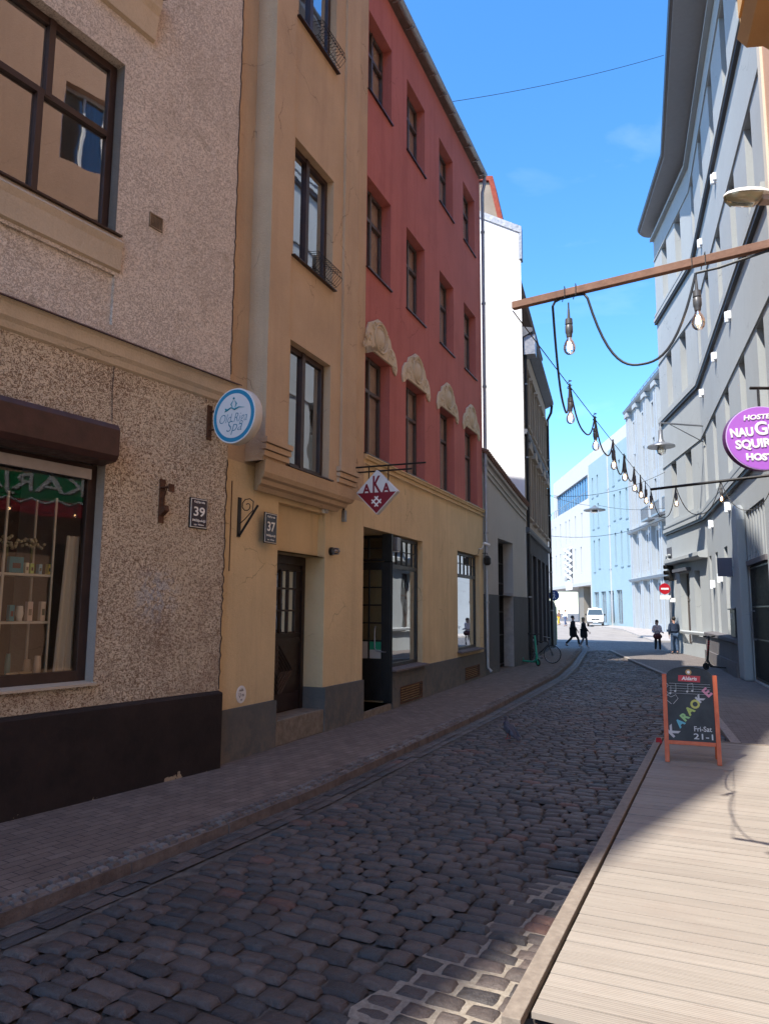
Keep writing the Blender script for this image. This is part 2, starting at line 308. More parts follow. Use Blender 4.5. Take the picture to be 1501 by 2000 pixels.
# stones are laid in courses across the street, each stone its own rounded island of one road mesh
def cobbles():
    R = np.random.RandomState(3); V = []; Fc = []; nv = 0
    s = -4.5
    pts = [Vector(p) for p in KL]
    cum = [0]
    for a, b_ in zip(pts, pts[1:]): cum.append(cum[-1]+(b_-a).length)
    def at(s):
        for i in range(len(cum)-1):
            if s <= cum[i+1] or i == len(cum)-2:
                t = (s-cum[i])/(cum[i+1]-cum[i]); q = pts[i].lerp(pts[i+1], t); d = (pts[i+1]-pts[i]).normalized(); return q, d
    dirs = {}
    def sm(s):
        d = Vector((0, 0))
        for k in (-1.5, -.75, 0, .75, 1.5): d += at(max(0, min(cum[-1], s+k)))[1]
        return d.normalized()
    s = 3.0
    while s < cum[-1]-.2:
        q, _ = at(s); d = sm(s); n = Vector((d.y, -d.x)); near = q.y < 17; k = 6 if q.y < 13 else (5 if near else 4)
        row = R.uniform(.108, .148); vv = .34+R.uniform(0, .15)
        while True:
            L = R.uniform(.16, .28)
            cx = q+n*(vv+L/2)+d*(.10*math.sin((vv)*1.1)+.03*math.sin(s*2+vv*3))
            if vv > 9.5 or cx.x > along(KR, cx.y)+.05: break
            if cx.y > -1:
                hx = (L/2-.004-R.uniform(0, .006)); hy = row/2-.003-R.uniform(0, .007); dz = R.uniform(-.008, .008)+.008*math.sin(cx.x*2.1+cx.y*1.3); tx, ty = R.uniform(-.045, .045, 2); ro = R.uniform(-.045, .045)
                g = {6: np.array([-1, -.84, -.35, .35, .84, 1]), 5: np.array([-1, -.82, 0, .82, 1]), 4: np.array([-1, -.78, .78, 1])}[k]; X, Y = np.meshgrid(g, g, indexing='ij'); pw = 6
                rad = (np.abs(X)**pw+np.abs(Y)**pw)**(1/pw); Z = .019*(1-.45*np.clip(rad, 0, 1)**3)
                corner = np.where((np.abs(X) > .99) & (np.abs(Y) > .99), R.uniform(.92, 1.0), 1.0)
                jit = R.uniform(-.045, .045, (2, k, k))*(np.abs(X) > .5)*1.0 if k > 3 else 0*np.zeros((2, k, k))
                sx = 1+R.uniform(-.06, .06)*Y; sy = 1+R.uniform(-.08, .08)*X
                edge = (np.abs(X) > .99) | (np.abs(Y) > .99)
                Xs = X; Ys = Y
                lx = (Xs*corner+jit[0])*hx*sx; ly = (Ys*corner+jit[1])*hy*sy; zz = np.where(edge, -.012, Z+tx*lx+ty*ly+(R.uniform(-.0016, .0016, X.shape)))+dz
                c_, s_ = math.cos(ro), math.sin(ro); lx, ly = lx*c_-ly*s_, lx*s_+ly*c_
                x = cx.x+n.x*lx+d.x*ly; y = cx.y+n.y*lx+d.y*ly; z = RZ-.012+zz+rise(cx.y)
                V.append(np.stack([x, y, z], -1).reshape(-1, 3))
                i, j = np.meshgrid(np.arange(k-1), np.arange(k-1), indexing='ij'); b0 = (i*k+j).ravel()+nv
                Fc.append(np.stack([b0, b0+k, b0+k+1, b0+1], -1)); nv += k*k
            vv += L+.004
        s += row+.004
    # two rows of flat gutter stones lying lengthwise
    for r_ in range(2):
        s = 3.0+r_*.1
        while s < cum[-1]-.4:
            L = R.uniform(.22, .38); q, _ = at(s+L/2); d = sm(s); n = Vector((d.y, -d.x)); cx = q+n*(.085+.13*r_+.02)
            k = 4; g = np.linspace(-1, 1, k); X, Y = np.meshgrid(g, g, indexing='ij'); edge = (np.abs(X) > .99) | (np.abs(Y) > .99)
            lx = X*.060; ly = Y*(L/2-.005); zz = np.where(edge, -.012, .004+R.uniform(-.002, .002, X.shape))+R.uniform(-.004, .004)-.012
            V.append(np.stack([cx.x+n.x*lx+d.x*ly, cx.y+n.y*lx+d.y*ly, RZ+zz+rise(cx.y)], -1).reshape(-1, 3))
            i, j = np.meshgrid(np.arange(k-1), np.arange(k-1), indexing='ij'); b0 = (i*k+j).ravel()+nv; Fc.append(np.stack([b0, b0+1, b0+k+1, b0+k], -1)[:, ::-1]); nv += k*k; s += L+.005
    V = np.concatenate(V); Fc = np.concatenate(Fc); me = bpy.data.meshes.new('cobbled_road')
    me.vertices.add(len(V)); me.vertices.foreach_set('co', V.astype(np.float32).ravel()); me.loops.add(Fc.size); me.loops.foreach_set('vertex_index', Fc.ravel().astype(np.int32))
    me.polygons.add(len(Fc)); me.polygons.foreach_set('loop_start', (np.arange(len(Fc))*4).astype(np.int32)); me.polygons.foreach_set('loop_total', np.full(len(Fc), 4, np.int32))
    me.polygons.foreach_set('use_smooth', [True]*len(Fc)); me.materials.append(mCob); me.update(calc_edges=True); me.validate()
    o = bpy.data.objects.new('cobbled_road', me); C.objects.link(o); tag(o, kind='structure')
    print('cobble faces', len(Fc))
cobbles()
def strip(name, left, right, z, mat, ysl):     # sheet between two x(y) borders
    mb = MB()
    for a, b_ in zip(ysl, ysl[1:]): mb.quad((left(a), a, z+rise(a)), (right(a), a, z+rise(a)), (right(b_), b_, z+rise(b_)), (left(b_), b_, z+rise(b_)))
    return tag(mb.build(name, mat), kind='structure')
yl = [-7.4]+[y for y in np.arange(-6, 41, 1.0)]
strip('road_bed', lambda y: along(KL, y)-.02, lambda y: along(KR, y)+1.5, RZ-.036, mBed, yl)
mPav = brick_mat('paver', (.185, .133, .103), (.235, .172, .134), (.085, .063, .052), .21, .105, -math.radians(57), .005)
mSett = stone_mat('sett', [(0., (.16, .125, .105)), (.3, (.21, .17, .145)), (.6, (.17, .12, .10)), (.8, (.25, .21, .18))], rough=.75)
strip('left_pavement', lambda y: along(KL, y)-3.3, lambda y: along(KL, y)-.235, 0., mPav, yl)
# kerb: a row of small setts on a concrete body with a worn reddish face
def kerb():
    mb = MB(); R = random.Random(5); pts = [Vector(p) for p in KL]
    body = MB()
    for a, b_ in zip(pts, pts[1:]):
        d = (b_-a).normalized(); n = Vector((d.y, -d.x)); L = (b_-a).length; k = max(1, int(L/.9))
        for i in range(k):
            p = a+d*L*i/k; q = a+d*(L*(i+1)/k-.006); za = rise(p.y)
            jz = R.uniform(-.006, .004)
            A = [p-n*.24, p-n*(.02+R.uniform(0, .012)), q-n*(.02+R.uniform(0, .012)), q-n*.24]; T = [(v.x, v.y, -.012+za+jz) for v in A]; B = [((v+n*.015).x, (v+n*.015).y, -.16+za) for v in A]
            body.add(T+B, [(0, 1, 2, 3), (1, 5, 6, 2), (0, 4, 5, 1), (3, 2, 6, 7)])
        s = 0
        while s < L:
            w_ = R.uniform(.08, .105)
            for rr in range(2):
                c = a+d*(s+w_/2)-n*(.185-.098*rr+R.uniform(-.006, .006)); h = R.uniform(.002, .012)+rise(c.y); hw = w_/2-.007; hn = .04
                a0 = R.uniform(-.1, .1); dd = (d+n*a0).normalized(); nn = Vector((dd.y, -dd.x))
                o_ = [c-dd*hw-nn*hn, c+dd*hw-nn*hn, c+dd*hw+nn*hn, c-dd*hw+nn*hn]; i_ = [c+(v-c)*.72 for v in o_]
                mb.add([(v.x, v.y, -.02+rise(c.y)) for v in o_]+[(v.x, v.y, h) for v in i_], [(4, 5, 6, 7), (0, 1, 5, 4), (1, 2, 6, 5), (2, 3, 7, 6), (3, 0, 4, 7)])
            s += w_
    tag(body.build('left_kerb', noisy('kerb_concrete', (.10, .075, .066), (.19, .155, .135), 6, .9, .008, 35)), kind='structure'); tag(mb.build('kerb_setts', mSett), kind='structure')
kerb()
mPavR = brick_mat('paver_grey', (.165, .142, .13), (.205, .178, .165), (.10, .085, .077), .21, .105, math.radians(20), .005)
strip('right_pavement', lambda y: along(KR, y)+.14, lambda y: along(KR, y)+6.5, 0.004, mPavR, [y for y in np.arange(-4, 39.5, 1.0)])
mb = MB()
for (x0, y0), (x1, y1) in zip(KR, KR[1:]):
    a = Vector((x0, y0)); b_ = Vector((x1, y1)); d = (b_-a).normalized(); k = max(1, int((b_-a).length/.95))
    for i in range(k):
        p = a.lerp(b_, i/k); q = a.lerp(b_, (i+1)/k)-d*.008; mb.hprism([(p.x, p.y), (q.x, q.y), (q.x+.15, q.y), (p.x+.15, p.y)], RZ-.05, .012)
tag(mb.build('right_kerb', noisy('kerb_granite', (.22, .19, .17), (.36, .32, .29), 20, .85), bevel=.01), kind='structure')
# far street: setts crossing, then pale worn asphalt in the sun
mCross = brick_mat('crossing_setts', (.10, .10, .11), (.17, .165, .17), (.05, .05, .055), .16, .11, math.radians(35), .012, .6, .012)
mb = MB()
for a, b_ in ((39.0, 41), (41, 44), (44, 47)): mb.quad((8, a, RZ-.02+rise(a)), (22, a, RZ-.02+rise(a)), (25, b_, RZ-.02+rise(b_)), (8, b_, RZ-.02+rise(b_)))
mb.quad((-40, 41, RZ-.025), (8, 41, RZ-.025), (8, 47, RZ-.02+rise(47)), (-40, 47, RZ-.02+rise(47)))
tag(mb.build('crossing_setts', mCross), kind='structure')
mb = MB(); 
for a, b_ in ((47, 52), (52, 57), (57, 62), (62, 130)): mb.quad((6, a, RZ-.02+rise(a)), (30, a, RZ-.02+rise(a)), (30, b_, RZ-.02+rise(b_)), (6, b_, RZ-.02+rise(b_)))
tag(mb.build('far_street', noisy('pale_asphalt', (.23, .21, .19), (.33, .30, .27), 1.2)), kind='structure')
mb = MB(); q = [(17.0, 47), (18.7, 56), (20.4, 64), (21.6, 74), (22.0, 120)]
for (x0, y0), (x1, y1) in zip(q, q[1:]): mb.add([(x0, y0, RZ+.09+rise(y0)), (x0+7, y0, RZ+.09+rise(y0)), (x1+7, y1, RZ+.09+rise(y1)), (x1, y1, RZ+.09+rise(y1)), (x0, y0, RZ-.05+rise(y0)), (x1, y1, RZ-.05+rise(y1)), (x0+7, y0, RZ-.05)], [(0, 1, 2, 3), (4, 0, 3, 5), (4, 6, 1, 0)])
tag(mb.build('far_pavement', noisy('pale_paving', (.30, .27, .25), (.40, .37, .34), 3)), kind='structure')
# ------------------------------------------------------------------ shared parts of buildings
mDk = paint('dark_brown_wood', (.035, .017, .013), .4, .3); mBlk = paint('black_paint', (.012, .012, .013), .4, .3); mGlass = glass('window_glass'); mGlassR = glass('window_glass_dark', (.75, .8, .8), 1.25)
mCurt = noisy('curtain_grey', (.25, .22, .19), (.34, .30, .26), 4, .9); mCurtL = noisy('curtain_light', (.5, .49, .45), (.62, .6, .56), 4, .9); mRoom = flat('room_dark', (.02, .018, .017), .9)
mMet = paint('grey_metal', (.28, .29, .31), .4, .15, .7); mBlkMet = paint('black_iron', (.015, .014, .014), .45, .4, .3); mRust = noisy('rusty_iron', (.05, .025, .015), (.14, .06, .03), 20, .8); mWhite = paint('white_enamel', (.78, .78, .76), .35, .05)
def window(par, fr, u0, u1, z0, z1, o, mat, mull=(), trans=(), fw=.06, bar=.05, dep=.06, curtain=None, gl=None, split=None, back=.12):
    """frame mesh > pane, curtain. mull: fractions of width; trans: (z fraction); split: list of (frac u range, frac z range, nu, nz) thin glazing bars"""
    W_ = u1-u0; H_ = z1-z0; mb = MB(fr)
    mb.box(u0, u0+fw, o-dep, o, z0, z1); mb.box(u1-fw, u1, o-dep, o, z0, z1); mb.box(u0+fw, u1-fw, o-dep, o, z0, z0+fw); mb.box(u0+fw, u1-fw, o-dep, o, z1-fw, z1)
    for t in trans: mb.box(u0+fw, u1-fw, o-dep, o+.012, z0+t*H_-bar/2, z0+t*H_+bar/2)
    for t in mull:
        t, za, zb = t if isinstance(t, tuple) else (t, 0, 1)
        mb.box(u0+t*W_-bar/2, u0+t*W_+bar/2, o-dep, o+.018, z0+za*H_+.004, z0+zb*H_-.004)
    for (a, b_, c, d, nu, nz) in (split or ()):
        for i in range(1, nu): x = u0+(a+(b_-a)*i/nu)*W_; mb.box(x-.009, x+.009, o-.05, o-.008, z0+c*H_, z0+d*H_)
        for i in range(1, nz): z = z0+(c+(d-c)*i/nz)*H_; mb.box(u0+a*W_, u0+b_*W_, o-.046, o-.012, z-.009, z+.009)
    w_ = mb.build('window', mat, par, bevel=.004)
    MB(fr).quad((u0+.01, o-.035, z0+.01), (u1-.01, o-.035, z0+.01), (u1-.01, o-.035, z1-.01), (u0+.01, o-.035, z1-.01)).build('pane', gl or mGlassR, w_)
    if curtain:
        cm = MB(fr); N = 28; pts = []
        for i in range(N+1): pts.append((u0+W_*i/N, o-back+.018*math.sin(i*1.9)))
        for i in range(N): cm.quad((pts[i][0], pts[i][1], z0), (pts[i+1][0], pts[i+1][1], z0), (pts[i+1][0], pts[i+1][1], z1), (pts[i][0], pts[i][1], z1))
        cm.build('curtain', curtain, w_, smooth=True)
    return w_
def pipe(par, name, pts, r, mat, clamps=()):
    o = MB().tube(pts, r, 10).build(name, mat, par, smooth=True)
    if clamps:
        for c in clamps: MB().lathe([(r*1.35, -.03), (r*1.35, .03)], c, 10).build('clamp', mMet, o)
    return o
# ================================================================== house 39 (rough stucco)
h = thing('stucco_house', 'house faced in rough beige worm-pitted stucco with black plinth, nearest on the left', 'house', (*FR1.p(0, 0, 0)[:2], 0))
mSt = stucco39()
wu = FR1.uv(243, 125)[0]; UE = 2.86
top = FR1.uv(318, 10); H39 = [(-1.5, .93, 6.16, 8.27, .22), (-1.6, .98, 1.18, 3.58, .22), (-1.45, .95, 9.75, 12.0, .22), (-6.2, -3.7, 6.16, 8.27, .22), (-6.2, -3.7, 1.18, 3.58, .22), (-.42-.6, .95, 5.09, 5.68, .035)]
mb = MB(FR1).front(-8, UE, 0, 26, H39).shell(-8, UE, 0, 26, 9)
mb.quad((-1.02, -.035, 5.09), (.95, -.035, 5.09), (.95, -.035, 5.68), (-1.02, -.035, 5.68))
mb.build('wall', mSt, h)
mTrim = plaster('stone_trim_beige', (.56, .45, .32), .2, 45, .004, .35)
# cornice between the floors: sloped band under a thin tin drip
c = MB(FR1).prof([(0, 4.62), (.03, 4.64), (.05, 4.70), (.085, 4.74), (.10, 4.86), (.125, 4.90), (0, 4.93)], -8, UE+.03).build('cornice', mTrim, h)
MB(FR1).prof([(0, 4.95), (.165, 4.905), (.17, 4.89), (.165, 4.895), (0, 4.935)], -8, UE+.05).build('drip_edge', paint('rusted_tin', (.09, .045, .035), .6, .4), c)
# band below the upper window, and the moulded sill of the storey above
MB(FR1).prof([(0, 5.72), (.035, 5.74), (.045, 5.98), (.07, 6.06), (0, 6.14)], -1.7, 1.0).build('window_apron', mTrim, h)
s2 = MB(FR1).prof([(0, top[1]-.62), (.05, top[1]-.6), (.09, top[1]-.3), (.13, top[1]-.22), (.15, top[1]-.06), (0, top[1])], -1.7, top[0]-.12).build('window_apron', mTrim, h)
MB(FR1).prof([(0, top[1]+.02), (.2, top[1]-.02), (.2, top[1]-.045), (0, top[1]+.003)], -1.75, top[0]-.05).build('sill', mDk, s2)
mrev = plaster('grey_reveal', (.33, .27, .225), .15, 60, .004, .2)
MB(FR1).box(.931-.004, .927, -.2, .002, 6.17, 8.26).build('reveal_plaster', mrev, h); MB(FR1).box(.972, .977, -.2, .003, 1.19, 3.5).build('reveal_plaster', mrev, h)
MB(FR1).prof([(-.2, 6.19), (.05, 6.16), (.05, 6.14), (-.2, 6.165)], -1.55, .99).build('sill', mDk, h)
wd = window(h, FR1, -1.52, .92, 6.19, 8.27, -.13, mDk, mull=[(.62, 0, .56), (.655, .56, 1)], trans=(.57,), fw=.09, bar=.075, gl=glass('window_glass_near', (.8, .82, .8), 3.2))
MB(FR1).box(-.45, -.25, -.6, -.4, 6.25, 6.6).build('jar', paint('magenta_jar', (.35, .06, .25), .4, .1), wd); MB(FR1).box(-.1, .1, -.55, -.42, 6.25, 6.38).build('storage_box', paint('blue_box', (.04, .1, .3), .4, .4), wd)
MB(FR1).box(-1.5, .9, -.66, -.36, 6.18, 6.22).build('inner_sill', mTrim, wd)
# shop window
sw = window(h, FR1, -1.62, .975, 1.19, 3.5, -.13, mDk, mull=(), fw=.11, bar=.08, gl=glass('shop_glass', (.96, .98, .97), .75), dep=.09)
sb = MB(FR1).prof([(.0, 3.48), (.24, 3.5), (.285, 3.56), (.285, 3.84), (.25, 3.9), (0, 3.93)], -1.8, .92).build('shutter_box', paint('brown_shutter_box', (.055, .022, .017), .45, .3), h, bevel=.004)
MB(FR1).box(-1.6, .86, -.10, -.07, 3.33, 3.44).build('shutter_slat', paint('beige_slat', (.42, .36, .32), .5, .1), sb)
MB(FR1).prof([(-.2, 1.2), (.05, 1.175), (.05, 1.15), (-.2, 1.17)], -1.7, .99).build('sill', mTrim, h)
# plinth
mb = MB(FR1); N = 60
pt = [(-16+ (UE-.02+16)*i/N) for i in range(N+1)]
mb.prof([(0, 0), (.082, 0), (.08, .90), (.07, .915), (0, .935)], -8, UE-.02)
def plinthmat():
    m, t, b = newmat('black_plinth'); g = NG(t); v = g.coord(); spz = g.n('ShaderNodeSeparateXYZ'); gg = g.n('ShaderNodeNewGeometry'); g.l(gg.outputs['Position'], spz.inputs[0])
    hh = g.n('ShaderNodeMapRange'); hh.inputs[1].default_value = 0; hh.inputs[2].default_value = .5; hh.inputs[3].default_value = .10; hh.inputs[4].default_value = -.12; g.l(spz.outputs[2], hh.inputs[0])
    chip = g.ramp(g.math('ADD', g.noise(v, 3.1, 6, .62), hh.outputs[0]), [(.715, 0.), (.725, 1.)])
    c = g.ramp(g.noise(v, 2.5, 6, .7), [(.3, (.012, .009, .009)), (.75, (.034, .022, .019))]); c = g.mix(chip, c, (.38, .29, .19)); g.l(c, b.inputs['Base Color'])
    b.inputs['Roughness'].default_value = .7; b.inputs['Specular IOR Level'].default_value = .3; g.bump(g.math('SUBTRACT', g.noise(v, 18, 5, .7), chip), b, .006); return m
mb.build('plinth', plinthmat(), h)
MB(FR1).prof([(.2, 26), (.25, 26.12), (-9, 27.5), (-9, 26)], -8, UE).build('roof', noisy('roof_tin', (.10, .07, .06), (.16, .11, .09), 3), h)
# ventilation grille in the wall
v0 = FR1.uv(292, 413); v1 = FR1.uv(317, 455); va = MB(FR1); ug, uh, za, zb = 1.39, 1.59, 6.48, 6.66
va.box(ug, uh, 0, .012, za, za+.015); va.box(ug, uh, 0, .012, zb-.015, zb); va.box(ug, ug+.015, 0, .012, za, zb); va.box(uh-.015, uh, 0, .012, za, zb)
for i in range(1, 9): va.box(ug+.2*i/9-.003, ug+.2*i/9+.003, .001, .006, za, zb); va.box(ug, uh, .001, .007, za+.18*i/9-.003, za+.18*i/9+.003)
gq = va.build('vent_grille', paint('vent_brass', (.22, .15, .09), .6, .3), h); MB(FR1).box(ug+.01, uh-.01, .0005, .0015, za+.01, zb-.01).build('vent_hole', flat('vent_dark', (.05, .035, .025)), gq)
# telephone wire stapled to the stucco
MB().tube([FR1.p(*(lambda q: (q[0], .012, q[1]))(FR1.uv(x, y))) for x, y in ((218, 825), (218, 770), (222, 712), (235, 708), (300, 722), (330, 742), (362, 757), (400, 765), (402, 785))], .004, 5).build('cable', mDk, h)
R = random.Random(11); z = 3.9; ck = []
while z > .95: ck.append(FR1.p(UE-.005+R.uniform(-.02, .012), .006, z)); z -= R.uniform(.03, .09)
MB().tube(ck, .007, 4).build('settlement_crack', mDk, h); z = 13.; ck = []
while z > 5.0: ck.append(FR1.p(UE-.005+R.uniform(-.012, .01), .006, z)); z -= R.uniform(.04, .12)
MB().tube(ck, .008, 4).build('settlement_crack', mDk, h)
# ------------------------------------------------------------------ display behind the shop window
SO = -.3
u = thing('display_shelves', 'white display shelves with cosmetics inside the brown-framed shop window', 'shelves', FR1.p(-.6, SO, 1.2))
uS = FR1.uv(104, 1120, SO)[0]; zs = [FR1.uv(50, 1328, SO)[1], FR1.uv(50, 1216, SO)[1], FR1.uv(50, 1122, SO)[1], FR1.uv(50, 1030, SO)[1]]
mSh = flat('shelf_white', (.74, .74, .68), .4)
for z in zs[:3]: MB(FR1).box(-1.7, uS, SO-.35, SO, z-.012, z+.012).build('shelf', mSh, u)
for x in (uS-.012, uS-.55, uS-1.1): 
    for oo in (0, -.34): MB(FR1).box(x-.011, x+.011, SO+oo-.016, SO+oo+.004, 1.2, zs[3]+.35).build('post', mSh, u)
MB(FR1).box(-1.8, .95, -1.5, -1.47, 1.0, 3.6).build('back_panel', noisy('display_back', (.05, .048, .042), (.10, .09, .08), 2), u)
items = [  # px x0,x1,y0,y1 colour kind label
 (18, 48, 1088, 1118, (.02, .22, .32), 'box', 'turquoise gift box on the top display shelf', 'gift box'),
 (50, 58, 1096, 1117, (.7, .68, .55), 'box', 'small carton beside the turquoise box on the top shelf', 'carton'),
 (60, 68, 1097, 1117, (.45, .6, .2), 'box', 'green-and-white carton, middle of the top display shelf', 'carton'),
 (76, 84, 1098, 1117, (.25, .45, .6), 'box', 'blue-and-white carton on the top display shelf', 'carton'),
 (94, 103, 1098, 1118, (.75, .65, .25), 'box', 'yellow-and-white carton at the right end of the top shelf', 'carton'),
 (18, 30, 1181, 1213, (.62, .63, .55), 'box', 'tall white carton with leaf print, left on the middle shelf', 'carton'),
 (34, 50, 1180, 1210, (.66, .65, .6), 'tube', 'white squeeze tube standing on the middle display shelf', 'tube'),
 (53, 66, 1174, 1212, (.6, .5, .45), 'box', 'tall pinkish carton with dark square on the middle shelf', 'carton'),
 (79, 91, 1174, 1212, (.62, .55, .48), 'box', 'tall cream carton at the right end of the middle shelf', 'carton'),
 (-14, 2, 1262, 1316, (.6, .66, .66), 'tube', 'large pale tube at the left edge of the bottom shelf', 'tube'),
 (14, 37, 1298, 1312, (.52, .5, .42), 'box', 'flat cream box on the bottom display shelf', 'box'),
 (40, 64, 1297, 1311, (.55, .44, .28), 'box', 'flat box with amber panel on the bottom display shelf', 'box'),
 (50, 66, 1262, 1296, (.60, .52, .42), 'tube', 'beige tube standing behind the amber-panelled box', 'tube'),
 (70, 86, 1262, 1304, (.62, .53, .44), 'tube', 'beige tube at the right end of the bottom shelf', 'tube'),
 (14, 28, 1240, 1290, (.07, .22, .25), 'tube', 'dark teal bottle standing on the bottom shelf', 'bottle')]
for x0, x1, y0, y1, col, kd, lab, cat in items:
    oo = SO-.06 if lab.find('behind') < 0 else SO-.2
    a = FR1.uv(x0, y1, oo); b_ = FR1.uv(x1, y0, oo); sh = min(zs[:3], key=lambda z: abs(z-a[1])); z0 = sh+.013; H_ = max(.05, b_[1]-a[1]); W_ = b_[0]-a[0]; cu = (a[0]+b_[0])/2
    r = thing('carton' if kd == 'box' else 'cosmetic_tube', lab, cat, FR1.p(cu, oo, z0), 'cosmetics on the display shelves'); pm = flat('prod_%d' % x0 + kd, mul(col, 1.35), .4)
    if kd == 'box':
        MB(FR1).box(cu-W_/2, cu+W_/2, oo-.05, oo, z0, z0+H_).build('box_body', pm, r, bevel=.002); MB(FR1).box(cu-W_*.28, cu+W_*.28, oo, oo+.0015, z0+H_*.3, z0+H_*.62).build('print', flat('print_dark%d' % (x0 % 3), [(.10, .05, .06), (.1, .14, .1), (.35, .3, .25)][x0 % 3], .5), r)
    else:
        px_ = FR1.p(cu, oo-.03, z0); rr = W_/2
        MB().lathe([(rr*.75, .03), (rr*.95, .06), (rr, H_*.5), (rr*.8, H_*.96), (rr*.7, H_)], px_, 12).build('tube_body', pm, r, smooth=True); MB().lathe([(rr*.72, 0), (rr*.74, .035)], px_, 12).build('cap', mWhite if x0 != 14 else mBlk, r)
# flowers on top, pleated curtain at the right
for (x, y) in ((15, 1060), (62, 1062)):
    q = FR1.uv(x, y, SO-.15); r = thing('flower_bunch', 'cream dried flowers on the shelf unit, %s bunch' % ('left' if x < 30 else 'right'), 'flowers', FR1.p(q[0], SO-.15, q[1]-.12)); mb = MB()
    mf = flat('flower_cream', (.55, .52, .38), .8); R = random.Random(x)
    for i in range(26):
        a = R.uniform(0, 6.28); e = R.uniform(.02, .11); c = Vector(FR1.p(q[0]+e*math.cos(a), SO-.15+R.uniform(-.06, .06), q[1]+e*.7*math.sin(a))); mb.blob(c, (.02, .02, .018), 6, 4)
    mb.build('petals', mf, r); MB().tube([FR1.p(q[0], SO-.15, q[1]), FR1.p(q[0]+.01, SO-.15, q[1]-.2)], .012, 6).build('stem', flat('stem_green', (.12, .15, .06)), r)
def cloth(par_label, cat, u0, u1, u0b, u1b, oo, z0, z1, mat, name):
    mb = MB(FR1); N = 24; M = 8
    for i in range(N):
        for j in range(M):
            def P(i, j):
                t = i/N; k = j/M; a = u0b+(u1b-u0b)*t; b2 = u0+(u1-u0)*t; return (a+(b2-a)*k, oo+.02*math.sin(t*19), z0+(z1-z0)*k)
            mb.quad(P(i, j), P(i+1, j), P(i+1, j+1), P(i, j+1))
    o = mb.build(name, mat, None, smooth=True); tag(o, par_label, cat); return o
cu0 = FR1.uv(118, 1200, -.27)[0]; cu1 = FR1.uv(165, 1200, -.62)[0]
cloth('white pleated curtain hanging at the right side of the shop window', 'curtain', cu0+.02, .94, cu0-.05, .94, -.27, 1.25, 2.72, flat('white_cloth', (.80, .78, .72), .9), 'curtain')
# ------------------------------------------------------------------ signs and irons on house 39
mNavy = flat('sign_navy', (.022, .026, .045), .25); mLet = flat('sign_white', (.82, .8, .74), .4)
def plate(fr, u0, u1, z0, z1, num, lab, oo=.0):
    r = thing('house_number_plate', lab, 'number plate', fr.p((u0+u1)/2, oo, z0), 'enamel house number plates'); d, n = fr.v3(); W_ = u1-u0; H_ = z1-z0
    MB(fr).box(u0, u1, oo, oo+.018, z0, z1).build('backing', mBlkMet, r, bevel=.004); MB(fr).box(u0+.012, u1-.012, oo+.018, oo+.022, z0+.012, z1-.012).build('white_rim', mLet, r); MB(fr).box(u0+.02, u1-.02, oo+.022, oo+.025, z0+.02, z1-.02).build('enamel_face', mNavy, r)
    def T(b, s, zz, ft, nm): text(nm, b, s, mLet, r, fr.p((u0+u1)/2, oo+.027, z0+H_*zz), d, (0, 0, 1), .001, s*.018, fit=ft)
    T(num, H_*.42, .55, W_*.62, 'number'); T('Kaļēju iela', .036, .86, W_*.6, 'street_name'); T('Mājokļi', .04, .25, W_*.72, 'small_print'); T('ap. Rīgas', .026, .12, W_*.55, 'small_print')
    return r
plate(FR1, 2.22, 2.52, 2.94, 3.32, '39', 'navy enamel plate reading 39 on the rough stucco wall')
plate(FR2, .64, .97, 2.88, 3.32, '37', 'navy enamel plate reading 37 beside the wrought-iron bracket on yellow wall', .10)
r = thing('flag_holder', 'rusty brown iron flag bracket on the stucco left of plate 39', 'bracket', FR1.p(1.77, 0, 2.96))
MB(FR1).box(1.74, 1.82, 0, .012, 2.95, 3.47).build('wall_plate', mRust, r); MB(FR1).box(1.745, 1.815, .012, .17, 3.36, 3.375).build('arm', mRust, r); MB(FR1).box(1.74, 1.82, .15, .165, 3.31, 3.40).build('clip', mRust, r)
MB().tube([FR1.p(1.78, .08, 3.36), FR1.p(1.78, .03, 3.2), FR1.p(1.78, .015, 3.1)], .008, 6).build('chain', mRust, r); MB(FR1).prof([(0, 3.13), (.09, 3.15), (.1, 3.09), (0, 3.02)], 1.745, 1.815).build('socket', mRust, r)
